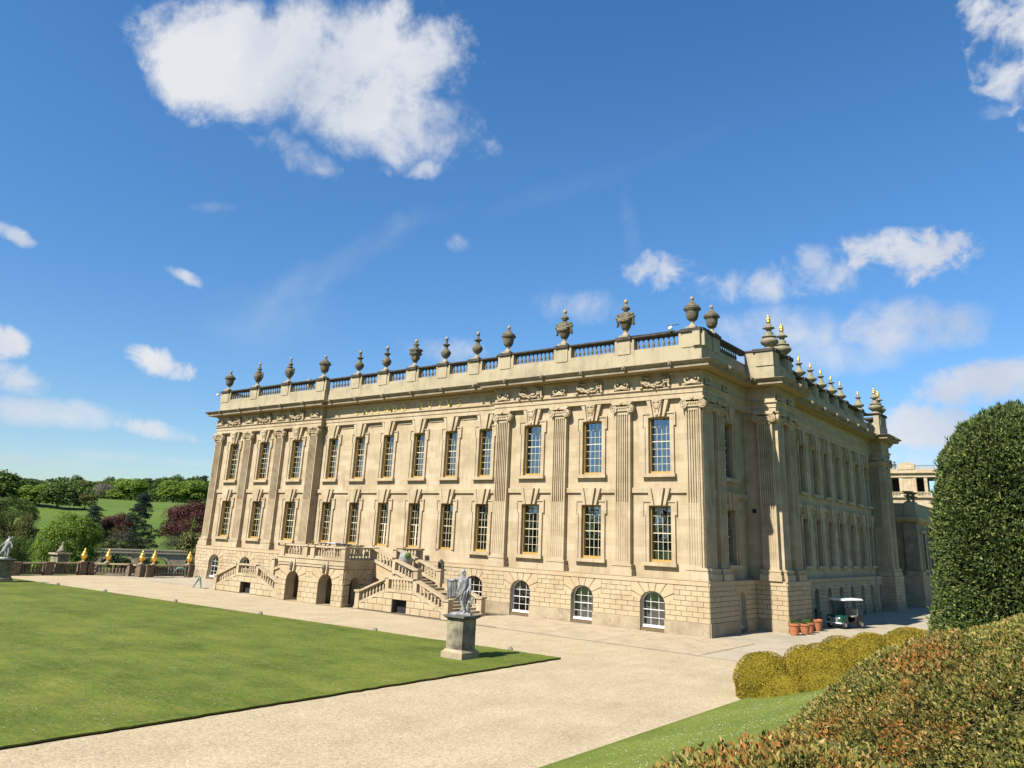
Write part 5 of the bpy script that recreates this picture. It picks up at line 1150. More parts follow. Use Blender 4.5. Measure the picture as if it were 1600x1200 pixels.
B_().lathe([(.15, .88), (.17, 1.0), (.16, 1.12), (.20, 1.3), (.19, 1.40), (.08, 1.47)], 16).tube([(-.17, 0, 1.38), (-.235, 0, 1.18)], .075, 8).tube([(.17, 0, 1.38), (.235, 0, 1.18)], .075, 8).build('top', 'orange', e, smooth=True)
B_().tube([(-.09, 0, .93), (-.10, -.02, .5), (-.10, 0, .10)], .13, 10, r2=.08).tube([(.09, 0, .93), (.10, -.02, .5), (.10, 0, .10)], .13, 10, r2=.08).build('trousers', 'pale', e, smooth=True)
B_().ball((0, .02, 1.64), .105, .105, .09, 10, 6).build('hair', 'peddark', e, smooth=True)
for s in (-.1, .1): B_().ball((s, -.05, .05), .055, .14, .05, 8, 5).build('shoe', 'white', e, smooth=True)
# terracotta pots by the east projection
def pot(x, y, s, lab, plant=True):
    e = empty('terracotta_pot', (x, y, 0), 0, label=lab, category='plant pot', group='terracotta pots by the house corner')
    B_().lathe([(.24*s, 0), (.26*s, .02), (.37*s, .60*s), (.42*s, .61*s), (.42*s, .72*s), (.38*s, .73*s), (.36*s, .62*s), (.02, .62*s)], 20).build('pot', 'terra', e, smooth=False)
    if plant:
        q = rand_dirs(420, np.array([0, 0, 1.]), .8); r_ = rng.uniform(.2, 1, 420)[:, None]; A_, Bx = leaf_axes(rand_dirs(420), .05*s); quads('leaves', 'leaf_green', q*r_*np.array([.42, .42, .42])*s+np.array([0, 0, .66*s]), A_, Bx, e)
pot(3.05, 6.1, .9, 'big terracotta pot with leafy plants, nearest the camera'); pot(3.3, 7.3, .82, 'terracotta pot with a plant, second in the row'); pot(3.2, 8.5, .82, 'terracotta pot with darker foliage, third in the row'); pot(3.1, 10.3, .95, 'terracotta pot farthest back and without visible plants', False)
B_().lathe([(.09, 0), (.09, .9), (.13, .95), (.12, 1.05), (.03, 1.15)], 12).build('bollard', 'blackp', None, (2.1, 13.6, 0), 0, label='short black bollard between the pots and the buggy', category='bollard')
# golf buggy
e = empty('golf_buggy', (3.75, 14.6, 0), -.35, label='dark green golf buggy with a white canopy parked in the shade of the east wall', category='golf buggy')
B_().prism([(-.58, .30), (.58, .30), (.58, .72), (.50, .86), (-.50, .86), (-.58, .72)], -1.25, -.55).build('front_cowl', 'green', e); B_().box(-.55, .55, -.55, .95, .26, .40).box(-.58, .58, .35, 1.2, .40, .74).build('body', 'blackp', e)
B_().prism([(-.30, .42), (.30, .42), (.34, .70), (-.34, .70)], -1.30, -1.25).build('bonnet_badge', 'steel', e)
B_().prism([(-.66, 1.82), (-.5, 1.90), (.5, 1.90), (.66, 1.82), (.64, 1.78), (-.64, 1.78)], -.85, 1.15).build('canopy', 'white', e)
for x, y, y2 in ((-.52, -.55, -.75), (.52, -.55, -.75), (-.52, 1.05, 1.0), (.52, 1.05, 1.0)): B_().tube([(x, y, .7), (x*1.05, y2, 1.8)], .022, 6).build('canopy_post', 'blackp', e)
B_().poly([(-.48, -.58, .86), (.48, -.58, .86), (.50, -.74, 1.72), (-.50, -.74, 1.72)]).build('windscreen', 'glass', e)
B_().box(-.50, .50, .10, .58, .72, .84).build('seat', 'seat', e); B_().box(-.50, .50, .58, .68, .84, 1.22).build('backrest', 'seat', e); B_().box(-.60, .60, -1.34, -1.26, .32, .40).build('bumper', 'white', e)
B_().tube([(.18+-.4, -.5, .8), (-.22, -.28, 1.02)], .02, 6).lathe([(.15, 0), (.17, .01), (.17, .03), (.15, .04)], 14, (-.22, -.28, 1.02)).build('steering_wheel', 'blackp', e)
for x in (-.4, .4): B_().ball((x, -1.26, .66), .08, .03, .07, 8, 5).build('headlight', 'white', e, smooth=True)
wm = B_().lathe([(.05, -.10), (.24, -.10), (.26, -.06), (.26, .06), (.24, .10), (.05, .10)], 18)
wm.v = [(z, x, y) for x, y, z in wm.v]; wmesh = wm.mesh('wheel', 'blackp'); hb = B_().lathe([(.12, -.11), (.13, .11)], 12); hb.v = [(z, x, y) for x, y, z in hb.v]; hm = hb.mesh('rim', 'steel')
for x in (-.55, .55):
    for y in (-.95, .85): w_ = link('wheel', wmesh, e, (x, y, .26)); link('rim', hm, w_)

# ------------------------------------------------------------------ trees
def crown_cloud(nclump, nleaf, leaf, rx, rz, cz, seed, shape='round', clr=.20):
    r0 = np.random.default_rng(seed); cl = []
    for k in range(nclump):
        d = r0.normal(size=3); d /= np.linalg.norm(d); d[2] = d[2] if d[2] > -.55 else -d[2]
        q = r0.uniform(.45, 1)**.5; R_ = 1.0
        if shape == 'cone': t = r0.uniform(0, 1)**1.35; ang = r0.uniform(0, 2*PI); rr = rx*(1-t)*r0.uniform(.5, 1)+.02; cl.append((rr*math.cos(ang), rr*math.sin(ang), cz-rz+2*rz*t, clr*(1.1-t*.75), t)); continue
        if shape == 'layer': t = r0.uniform(0, 1)**1.05; ang = r0.uniform(0, 2*PI); rr = rx*(1-t**1.4*.85)*r0.uniform(.2, 1.08); cl.append((rr*math.cos(ang), rr*math.sin(ang), cz-rz+2*rz*t+r0.normal()*.012, clr, t)); continue
        cl.append((rx*d[0]*q*.86, rx*d[1]*q*.86, cz+rz*d[2]*q*.86, clr*r0.uniform(.6, 1.2), 0))
    per = nleaf//nclump; P_, N_ = [], []
    for (x, y, z, c, t) in cl:
        d = r0.normal(size=(per, 3)); d /= np.linalg.norm(d, axis=1)[:, None]; d[:, 2] = np.where(d[:, 2] < -.3, -d[:, 2], d[:, 2])
        fl = np.array([1, 1, .30 if shape == 'layer' else .8]); rad = (c*r0.uniform(.72, 1.08, per))[:, None]
        P_.append(np.array([x, y, z])+d*rad*fl); N_.append(d+r0.normal(size=(per, 3))*.55)
    P_ = np.concatenate(P_); N_ = np.concatenate(N_); N_ /= np.linalg.norm(N_, axis=1)[:, None]
    return P_, N_
def tree_proto(name, mat, nclump, nleaf, leaf, rx=.42, rz=.43, cz=.56, seed=1, shape='round', clr=.2, aspect=.6):
    P_, N_ = crown_cloud(nclump, nleaf, leaf, rx, rz, cz, seed, shape, clr); A_, B2 = leaf_axes(N_, leaf, aspect)
    o = quads('crown', mat, P_, A_, B2); me = o.data; bpy.data.objects.remove(o)
    t = MB(); t.tube([(0, 0, -.03), (.004, 0, .12), (-.005, .004, .35), (0, 0, cz)], .030, 8, r2=.010); rs = random.Random(seed)
    for k in range(7):
        a = rs.uniform(0, 2*PI); z = rs.uniform(.16, .45); L = rs.uniform(.2, .36); t.tube([(0, 0, z), (math.cos(a)*L*.5, math.sin(a)*L*.5, z+L*.45), (math.cos(a)*L, math.sin(a)*L, z+L*.7)], .011, 5, r2=.004)
    return me, t.mesh('trunk', 'trunk')
PROTO = {}
def pr(k, *a, **kw): PROTO.setdefault(k, []).append(tree_proto(*a, **kw))
for s in (1, 2):
    pr('green', 'g', 'leaf_green', 40, 9000, .034, seed=s, rz=.45, cz=.52, clr=.20); pr('bright', 'b', 'leaf_bright', 36, 9000, .034, seed=s+10, rz=.46, cz=.51, clr=.20)
    pr('dark_g', 'd', 'leaf_green', 36, 5000, .036, seed=s+30, rz=.46, cz=.54, clr=.18)
pr('olive', 'o', 'leaf_olive', 36, 6500, .034, seed=21, rz=.46, cz=.51, clr=.17); pr('blossom', 'o', 'leaf_blossom', 34, 6000, .024, seed=22, rz=.46, cz=.51)
pr('far', 'd', 'leaf_dark', 26, 3000, .045, seed=23, rz=.45, cz=.54, clr=.2); pr('conif', 'c', 'leaf_dark', 60, 4000, .024, rx=.30, rz=.46, cz=.52, seed=24, shape='cone')
pr('cedar', 'c', 'leaf_dark', 190, 30000, .013, rx=.52, rz=.46, cz=.54, seed=25, shape='layer', clr=.105); pr('purple', 'p', 'leaf_purple', 80, 26000, .013, seed=26, rz=.47, cz=.52, clr=.13)
pr('grey', 'w', 'leaf_grey', 60, 14000, .010, seed=27, rz=.46, cz=.52, clr=.16, aspect=.3); pr('lime', 'l', 'leaf_bright', 130, 52000, .0115, seed=28, rz=.50, cz=.50, clr=.115, rx=.45); pr('darkm', 'm', 'leaf_green', 70, 18000, .014, seed=29, rz=.48, cz=.51, clr=.15)
pr('olived', 'm', 'leaf_olive', 80, 24000, .012, seed=31, rz=.47, cz=.52, clr=.13)
KN = dict(green='parkland_tree', bright='parkland_tree', dark_g='parkland_tree', olive='parkland_tree', blossom='blossoming_tree', far='parkland_tree', conif='conifer_tree', cedar='cedar_tree', purple='copper_beech_tree', grey='willow_tree', lime='lime_tree', darkm='broadleaf_tree', olived='broadleaf_tree')
TREES = [
 (-303.6, 74.1, 9.15, 12.3, 14.7, 'dark_g', 'tall dark green tree on the hill at the left edge, highest on the skyline'),
 (-371.6, 106.5, 13.06, 9.1, 9.9, 'green', 'green tree behind the tall dark trees at the left edge'),
 (-224.9, 47.7, 0.89, 10.4, 8.5, 'darkm', 'low broad dark tree below the left skyline trees'),
 (-227.7, 39.9, 0.89, 10.6, 10.2, 'darkm', 'broad dark tree cut by the left edge of the photo'),
 (-291.2, 78.6, 8.59, 8.7, 7.2, 'bright', 'round bright green tree on the pasture, left of the pair'),
 (-283.9, 83.3, 8.3, 9.5, 9.2, 'green', 'round green tree on the pasture, right of the pair'),
 (-306.3, 81.2, 9.41, 7.0, 6.2, 'green', 'green tree standing behind the left pasture pair'),
 (-280.4, 91.4, 8.3, 6.3, 5.8, 'olive', 'small olive-green tree alone on the pasture'),
 (-738.4, 266.4, 22.22, 18.1, 10.9, 'far', 'dark blue-green clump alone on the far skyline'),
 (-679.0, 253.0, 21.26, 14.6, 10.2, 'far', 'pale green far tree right of the lone dark clump'),
 (-565.7, 212.7, 19.49, 15.1, 10.3, 'green', 'rounded tree on the skyline above the small olive tree'),
 (-489.0, 188.1, 17.66, 12.3, 15.5, 'olive', 'broad olive tree in the hilltop row, left part'),
 (-521.1, 214.0, 18.59, 14.7, 10.0, 'green', 'tree on the skyline behind the blossoming one'),
 (-449.9, 177.5, 16.64, 9.8, 8.6, 'blossom', 'pale blossoming tree in the hilltop row'),
 (-434.2, 175.4, 16.27, 6.3, 5.8, 'bright', 'low bright shrub-like tree right of the blossoming one'),
 (-464.0, 194.2, 17.1, 13.1, 9.1, 'bright', 'bright green tree in the middle of the hilltop row'),
 (-425.6, 181.6, 16.14, 13.7, 11.8, 'bright', 'large bright green tree standing forward of the hilltop row'),
 (-476.0, 214.7, 17.57, 15.3, 8.9, 'green', 'green tree just right of the large forward one'),
 (-473.3, 219.8, 17.57, 14.5, 9.8, 'green', 'green tree left of the dark hilltop wood'),
 (-540.3, 264.1, 19.25, 19.9, 14.7, 'dark_g', 'dark tree at the left end of the dark hilltop wood'),
 (-419.6, 203.4, 16.3, 14.2, 13.1, 'bright', 'bright green tree in front of the dark hilltop wood, left one'),
 (-410.2, 209.6, 16.23, 13.9, 12.5, 'bright', 'bright green tree in front of the dark wood nearest the house'),
 (-543.4, 278.9, 19.4, 21.6, 15.2, 'dark_g', 'dark tree in the middle of the hilltop wood'),
 (-547.5, 291.7, 19.56, 23.1, 15.6, 'dark_g', 'dark tree in the hilltop wood by the house corner'),
 (-527.2, 286.8, 19.35, 23.5, 13.5, 'conif', 'pointed dark conifer in the hilltop wood by the house corner'),
 (-424.9, 224.0, 16.73, 14.0, 10.9, 'green', 'green tree touching the house cornice line'),
 (-522.8, 294.0, 19.41, 21.7, 15.4, 'dark_g', 'dark hilltop tree mostly hidden behind the house'),
 (-374.9, 97.5, 13.13, 7.5, 8.2, 'olive', 'olive tree among the left edge trees'),
 (-168.3, 43.1, -7.26, 14.8, 4.7, 'cedar', 'dark cedar above the bright lime tree'),
 (-164.0, 51.7, -7.25, 18.0, 5.5, 'cedar', 'tall dark cedar between the two copper beeches'),
 (-169.6, 49.6, -6.62, 13.5, 8.5, 'purple', 'copper beech with dark red leaves left of the tall cedar'),
 (-161.9, 63.7, -6.62, 17.2, 12.3, 'purple', 'copper beech with dark red leaves beside the house corner'),
 (-164.6, 48.4, -7.41, 10.6, 8.8, 'grey', 'grey-brown willow over the bridge'),
 (-161.1, 52.9, -7.57, 9.5, 4.6, 'grey', 'grey bare-looking bush at the bridge end'),
 (-158.6, 57.4, -7.57, 10.0, 6.1, 'grey', 'grey-green bush behind the bridge end'),
 (-153.6, 60.0, -8.04, 11.6, 6.4, 'olive', 'olive-green tree leaning over by the house corner'),
 (-165.1, 45.1, -7.57, 8.3, 4.4, 'olive', 'olive bush left above the bridge'),
 (-69.4, -5.1, -4.93, 10.5, 6.0, 'lime', 'big bright lime-green tree behind the sphinx'),
 (-97.1, -1.7, -8.35, 14.0, 4.3, 'olived', 'dark olive tree at the left edge behind the far statue'),
 (-96.1, 1.0, -8.35, 13.9, 3.8, 'olived', 'dark olive tree between the far statue and the lime tree'),
 (-74.1, -11.6, -5.22, 9.3, 3.3, 'darkm', 'dark tree at the very left edge'),
 (-63.9, -12.7, -3.19, 6.4, 3.1, 'darkm', 'dark low tree behind the far statue'),
 (-72.4, -7.1, -5.22, 8.2, 2.6, 'darkm', 'dark low tree left of the lime tree'),
 (-164.3, 42.2, -7.89, 7.5, 3.8, 'darkm', 'dark bush at the left end of the bridge'),
 (-73.3, 13.1, -6.74, 9.6, 3.3, 'olive', 'olive bush behind the house corner'),
]

random.seed(9)
for i, (x, y, z, h, w, k, lab) in enumerate(TREES):
    crown, trunk = PROTO[k][i % len(PROTO[k])]; far_ = x < -200; z -= (h*.12 if far_ else 0)
    sx = w/.84*(1.5 if k == 'cedar' else 1.42 if far_ else 1.12)
    t_ = empty(KN[k], (x, y, z-(h*.10 if far_ else .1)), random.uniform(0, 6.28), label=lab, category='tree'); t_.scale = (sx, sx, h*(1.12 if far_ else 1.02)); t_['group'] = 'trees of the park beyond the river' if h and x < -200 else 'trees near the river'
    link('trunk', trunk, t_); link('crown', crown, t_)
# the wood that closes the skyline between the single trees
n = 26000; th = rng.uniform(-1.30, -.86, n); rr = rng.uniform(520, 680, n); x_ = 20+np.sin(th)*rr; y_ = -45+np.cos(th)*rr
z_ = np.array([height(a, b) for a, b in zip(x_, y_)])+rng.uniform(0, 1, n)*(8.5+1.5*np.sin(th*90)+1.2*np.sin(th*37))
A_, B2 = leaf_axes(rand_dirs(n), 1.1, .7); quads('distant_wood', 'leaf_green', np.stack([x_, y_, z_], 1), A_, B2, None, kind='stuff', label='continuous low dark wood behind the hilltop trees', category='wood')
n = 9000; x_ = rng.uniform(-260, 160, n); y_ = rng.uniform(-190, -165, n); z_ = rng.uniform(0, 1, n)*(15+3*np.sin(x_*.13)+2*np.sin(x_*.31))
A_, B2 = leaf_axes(rand_dirs(n), 1.7, .8); quads('distant_wood', 'leaf_dark', np.stack([x_, y_, z_], 1), A_, B2, None, kind='stuff', label='dark wood south of the garden that the window panes mirror', category='wood')
# ------------------------------------------------------------------ bridge over the river
br = empty('stone_bridge', (-149.5, 41, -8.5), math.atan2(16.2, 7.6), label='old stone bridge with round arches and a parapet, beyond the gilded vases', category='bridge')
m = MB(); arches_ = [(-7.3, 3.0), (-.3, 3.3), (6.9, 3.0)]; L0, L1 = -15, 13
top = 7.0
xs_ = [L0]
for c, r in arches_: 
    m.prism([(xs_[-1], 0), (c-r, 0), (c-r, top), (xs_[-1], top)], -2.5, 2.5); xs_.append(c+r)
    A = [(c+r*math.cos(a), 3.5+r*1.0*math.sin(a)) for a in np.linspace(PI, 0, 17)]
    for k in range(16): m.prism([A[k], A[k+1], (A[k+1][0], top), (A[k][0], top)], -2.5, 2.5)
m.prism([(xs_[-1], 0), (L1, 0), (L1, top), (xs_[-1], top)], -2.5, 2.5)
m.build('arch_wall', 'plinth', br)
for c, r in arches_:
    v = MB()
    for k in range(13):
        a0, a1 = PI*k/13+.01, PI*(k+1)/13-.01; v.prism([(c+r*math.cos(a), 3.5+r*math.sin(a)) for a in (a0, a1)]+[(c+(r+.55)*math.cos(a), 3.5+(r+.4)*math.sin(a)) for a in (a1, a0)], -2.62, -2.4)
    v.build('arch_ring', 'weather', br)
MB().box(L0, L1, -2.8, -2.3, top, top+.25).box(L0, L1, -2.65, -2.35, top+.25, top+.62).box(L0, L1, -2.75, -2.25, top+.62, top+.74).build('parapet', 'weather', br)
MB().box(L0, L1, 2.35, 2.65, top, top+.7).build('parapet', 'weather', br)
for x in (-3.8, 3.3): MB().extr([(x-.9, -2.5), (x, -4.0), (x+.9, -2.5)], 0, 4.6).extr([(x-.5, -3.4), (x+.5, -3.4), (x+.5, -2.6), (x-.5, -2.6)], 4.6, 6.0).build('cutwater', 'plinth', br)
for x in (-3.9, 4.0): 
    st_ = empty('bridge_statue', tuple(br.matrix_basis @ Vector((x, -3.1, 6.0))), .3, label='small dark figure on the bridge cutwater, '+('left' if x > 0 else 'right')+' of the visible pier', category='statue') if False else None
# walkers on the park hillside
for (x, y, dx, lab) in ((-262, 104.5, 0, 'tiny dark-clothed walker on the pasture path'), (-262.8, 104.0, 1, 'tiny pale-clothed walker low beside the dark one')):
    e = empty('person', (x, y, height(x, y)), 0, label=lab, category='person')
    body('body', 'blackp' if dx == 0 else 'pale', {'p': ((0, 0, .95), .15, None), 'c': ((0, 0, 1.3), .18, 'p'), 'n': ((0, 0, 1.5), .06, 'c'), 'h': ((0, 0, 1.66), .11, 'n'), 'l': ((-.14, .1, .08), .07, 'p'), 'r': ((.14, -.1, .08), .07, 'p'), 'a': ((-.25, 0, .9), .05, 'c'), 'b': ((.25, 0, .9), .05, 'c')}, e, sub=1)

# ------------------------------------------------------------------ north wing and belvedere
nw = empty('north_wing', (0, 46, 0), label='lower shaded stone wing with parapet behind the far end of the house', category='wing')
N0 = (0, -46, 0)
def nb(m, n, mt, **k): return m.build(n, mt, nw, N0, 0, **k)
nb(MB().poly([(-14, 46, 0), (2.6, 46, 0), (2.6, 46, 8.7), (-14, 46, 8.7)]).poly([(2.6, 46, 0), (2.6, 96, 0), (2.6, 96, 8.7), (2.6, 46, 8.7)]).box(-14, 2.4, 46.3, 96, 8.4, 8.6), 'wall', 'cornice')
W_ = [(-14, 46), (2.6, 46), (2.6, 96)]
nb(sweep(W_, [(.3, 0), (.3, 3.0), (0, 3.1)]), 'basement', 'plinth')
nb(sweep(W_, [(.0, 7.3), (.1, 7.32), (.1, 7.5), (0, 7.55)]), 'string_course', 'cornice')
nb(sweep(W_, [(0, 8.1), (.15, 8.2), (.45, 8.35), (.55, 8.6), (.55, 8.72), (0, 8.78)]), 'cornice', 'stone')
nb(sweep(W_, [(.05, 8.7), (.05, 10.0), (.12, 10.0), (.12, 10.12), (-.4, 10.12), (-.4, 8.7)]), 'parapet', 'weather')
nb(MB().box(1.45, 2.78, 45.82, 47.2, 3.0, 8.1), 'corner_pier', 'cornice'); nb(MB().box(1.75, 2.80, 45.80, 47.0, 8.78, 10.22), 'parapet_pier', 'weather')
nb(MB().box(1.35, 2.95, 45.6, 47.3, 3.0, 3.4), 'pier_base', 'plinth')
for k in range(12):
    y = 49.2+k*3.2; nb(MB().box(2.62, 2.72, y-.95, y-.7, 3.6, 7.2).box(2.62, 2.72, y+.7, y+.95, 3.6, 7.2).box(2.62, 2.80, y-1.0, y+1.0, 3.35, 3.6).box(2.62, 2.76, y-1.0, y+1.0, 7.2, 7.5), 'window_surround', 'stone')
    nb(MB().box(2.605, 2.63, y-.7, y+.7, 3.6, 7.2), 'window', 'dark')
for (x, y, lab) in ((2.1, 46.5, 'flat dish-shaped urn on the corner of the lower north wing, left one'), (2.2, 48.4, 'flat dish-shaped urn on the lower north wing, right one')):
    B_().box(-.3, .3, -.3, .3, 0, .2).lathe([(.2, .2), (.10, .4), (.12, .55), (.42, .72), (.46, .78), (.2, .82), (.14, .95), (.5, 1.16), (.56, 1.22), (.1, 1.26)], 18).build('dish_urn', 'eurn', None, (x, y, 10.13), 0, label=lab, category='urn', group='dish urns on the north wing')
tw = empty('belvedere_tower', (-14, 130, 0), label='pale open belvedere with columns seen above the north wing', category='tower'); T0 = (14, -130, 0)
def tb(m, n, mt): return m.build(n, mt, tw, T0, 0)
tb(MB().box(-20, -3, 130.2, 140, 0, 16.2), 'wall', 'stone')
tb(MB().box(-20.3, -2.7, 129.7, 140.4, 16.0, 16.3).box(-20, -3, 130.0, 130.2, 17.0, 17.12).box(-20, -3, 130.0, 130.2, 16.3, 16.4), 'balcony', 'stone')
for k in range(64): 
    x = -19.9+k*.265
    if not(-15.9 < x < -12.9): tb(MB().box(x-.06, x+.06, 130.05, 130.17, 16.4, 17.0), 'baluster', 'stone')
for (a, b) in ((-18.4, -17.35), (-15.9, -15.2), (-13.35, -12.75), (-11.35, -10.75), (-9.2, -8.7), (-7.2, -6.7), (-5.0, -4.4)): tb(MB().box(a, b, 130.25, 130.9, 16.3, 19.9).box(a-.1, b+.1, 130.2, 130.95, 19.9, 20.05), 'column', 'stone')
tb(MB().box(-15.2, -13.35, 130.35, 130.8, 16.3, 20.0).box(-14.9, -13.65, 130.28, 130.35, 17.1, 19.6), 'wall_panel', 'stone')
for q in ((-20, -11.3, 135, 135.3), (-9.25, -9.0, 139.3, 139.9), (-6, -3, 135, 135.3)): tb(MB().box(*q, 16.3, 20), 'inner_wall', 'dark')
tb(sweep([(-20.2, 141), (-20.2, 130.1), (-2.8, 130.1), (-2.8, 141)], [(0, 20.0), (0, 20.6), (.15, 20.65), (.5, 20.8), (.5, 21.0), (.1, 21.05), (.1, 21.55), (-.3, 21.55)]), 'entablature', 'stone')
tb(MB().box(-20, -3, 130.4, 140.5, 20.05, 20.4), 'roof', 'slate')
tb(MB().box(-15.9, -12.7, 129.9, 130.6, 21.5, 22.55).prism([(-15.7, 22.55), (-12.9, 22.55), (-13.4, 22.9), (-15.2, 22.9)], 129.9, 130.6), 'attic_block', 'stone')
tb(MB().box(-20, -3, 130.05, 130.25, 22.2, 22.32), 'top_rail', 'slate')
for k in range(58):
    x = -19.9+k*.29
    if not(-16 < x < -12.6): tb(MB().box(x-.05, x+.05, 130.1, 130.2, 21.5, 22.2), 'baluster', 'stone')
for x, lab in ((-17.4, 'small grey chimney-like finial on the belvedere roof, left'), (-16.6, 'small grey chimney-like finial on the belvedere roof, right')):
    B_().lathe([(.3, 0), (.12, .3), (.35, .6), (.12, .8), (.4, 1.1), (.35, 1.2), (.1, 1.3), (.25, 1.6), (.05, 1.8)], 10).build('roof_finial', 'slate', None, (x, 131, 21.55), 0, label=lab, category='finial')

# ------------------------------------------------------------------ clipped hedges
def sprigs(P_, N_, size, k=3, spread=.7, aspect=.22):
    P3 = np.repeat(P_, k, 0); N3 = np.repeat(N_, k, 0); d = N3+rng.normal(size=P3.shape)*spread; d /= np.linalg.norm(d, axis=1)[:, None]
    sz = (size*rng.uniform(.6, 1.35, len(P3)))[:, None]; side = np.cross(d, rng.normal(size=P3.shape)); side /= np.linalg.norm(side, axis=1)[:, None]+1e-9
    return P3+d*sz*.35, side*sz*aspect, d*sz
# tall clipped yew
yw_ = empty('clipped_yew', (18.95, -29.9, 2.3), 0, label='tall dark clipped yew with a domed top at the right edge', category='yew tree')
def yprof(t):                                              # radius and height along the outline, t 0..1
    H = 5.0
    if t < .68: z = t/.68*3.4; return 1.60-.34*(z/3.4)**1.2, z
    a = (t-.68)/.32*PI/2; return 1.26*math.cos(a), 3.4+(H-3.4)*math.sin(a)
def noise3(P_, s, seed=0):
    return (np.sin(P_[:, 0]*s+seed)*np.cos(P_[:, 1]*s*1.3+seed*2)+np.sin(P_[:, 2]*s*1.1+P_[:, 0]*s*.7+seed)+np.sin(P_[:, 1]*s*2.1-P_[:, 2]*s*1.7))*.33
def yew_pts(n):
    t = rng.uniform(0, 1, n)**.9; ang = rng.uniform(0, 2*PI, n); rz_ = np.array([yprof(v) for v in t]); P_ = np.stack([rz_[:, 0]*np.cos(ang), rz_[:, 0]*np.sin(ang), rz_[:, 1]], 1)
    up = np.where(t > .68, np.sin((t-.68)/.32*PI/2), .08); N_ = np.stack([np.cos(ang)*(1-up), np.sin(ang)*(1-up), up], 1); N_ /= np.linalg.norm(N_, axis=1)[:, None]
    keep = (P_[:, 1] < .5) | (rng.uniform(size=n) < .35); P_, N_ = P_[keep], N_[keep]
    P_ = P_+N_*(noise3(P_, 3.2)*.06+noise3(P_, 8, 2)*.045+rng.uniform(-.12, .02, len(P_)))[:, None]; return P_, N_
P_, N_ = yew_pts(70000); quads('foliage', 'yewdark', *sprigs(P_, N_, .046, 4, .75, .28), yw_)
Pt, Nt = yew_pts(2600); Nt = Nt+np.array([0, 0, .8]); quads('stray_shoots', 'yewdark', *sprigs(Pt+Nt*.03, Nt/np.linalg.norm(Nt, axis=1)[:, None], .085, 4, .35, .16), yw_)
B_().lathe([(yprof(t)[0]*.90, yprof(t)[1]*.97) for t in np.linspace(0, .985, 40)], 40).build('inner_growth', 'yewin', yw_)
B_().tube([(0, 0, -.3), (0, 0, 1.5)], .12, 8).build('trunk', 'trunk', yw_)
# golden cloud-clipped box hedge
GL = [(9.40, -15.95, 1.08, .96, 1.0, 1.50), (10.55, -15.4, .80, 1.0, 1.0, 1.74), (11.50, -15.6, 1.25, 1.1, 1.0, 1.92), (12.75, -15.3, 1.15, 1.2, 1.2, 2.35), (14.0, -15.2, 1.2, 1.3, 1.2, 2.62), (15.3, -15.3, 1.3, 1.3, 1.3, 2.85), (16.6, -15.3, 1.3, 1.3, 1.3, 3.0),
      (10.2, -16.4, 1.15, .7, .8, .95), (11.9, -16.5, 1.35, .75, .9, 1.35), (13.7, -16.5, 1.1, .9, 1.0, 1.95), (15.0, -16.6, 1.2, .9, 1.0, 2.3),
      (11.15, -12.9, .95, .95, .95, 1.95), (12.2, -12.8, 1.0, 1.0, 1.0, 2.18), (13.5, -12.6, 1.15, 1.1, 1.1, 2.45), (14.9, -12.5, 1.2, 1.2, 1.2, 2.8), (10.3, -13.6, .8, .8, .8, 1.35)]
gh = empty('golden_cloud_hedge', (9, -16, 0), 0, label='low golden-green box hedge clipped into rounded clouds beside the gravel', category='hedge')
ell = [(x-9, y+16, tz-rz_, rx, ry, rz_, height(x, y)-.1) for x, y, rx, ry, rz_, tz in GL]
P_, N_ = [], []
for i, (x, y, z, rx, ry, rz_, g0) in enumerate(ell):
    n = int(6800*rx*ry); d = rand_dirs(n); d[:, 2] = np.abs(d[:, 2]) if False else d[:, 2]; p = d*np.array([rx, ry, rz_])+np.array([x, y, z])
    low = d[:, 2] < -.05; p[low, 0] = x+d[low, 0]/np.linalg.norm(d[low, :2], axis=1)*rx*.97; p[low, 1] = y+d[low, 1]/np.linalg.norm(d[low, :2], axis=1)*ry*.97; p[low, 2] = rng.uniform(min(g0, z-.02), z, low.sum())
    keep = np.ones(n, bool)
    for j, (a, b, c, ra, rb, rc, _) in enumerate(ell):
        if j != i: 
            q = (p-np.array([a, b, c]))/np.array([ra, rb, rc]); qq = q.copy(); qq[:, 2] = np.where(q[:, 2] < 0, q[:, 2]*.0, q[:, 2]); keep &= (np.linalg.norm(qq, axis=1) > .93)
    P_.append(p[keep]); N_.append((d/np.array([rx, ry, rz_]))[keep])
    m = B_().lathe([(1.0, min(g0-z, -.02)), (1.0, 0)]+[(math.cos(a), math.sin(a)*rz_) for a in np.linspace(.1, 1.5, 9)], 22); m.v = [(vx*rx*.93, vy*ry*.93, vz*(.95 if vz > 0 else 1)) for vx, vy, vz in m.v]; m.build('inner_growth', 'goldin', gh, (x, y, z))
P_ = np.concatenate(P_); N_ = np.concatenate(N_); N_ /= np.linalg.norm(N_, axis=1)[:, None]; P_ = P_+N_*(np.maximum(noise3(P_, 2.2, 1)*.06+noise3(P_, 6, 1)*.03, -.05)+rng.uniform(-.03, .012, len(P_)))[:, None]
quads('foliage', 'golden', *sprigs(P_, N_, .031, 3, .7, .42), gh); print('golden', len(P_))
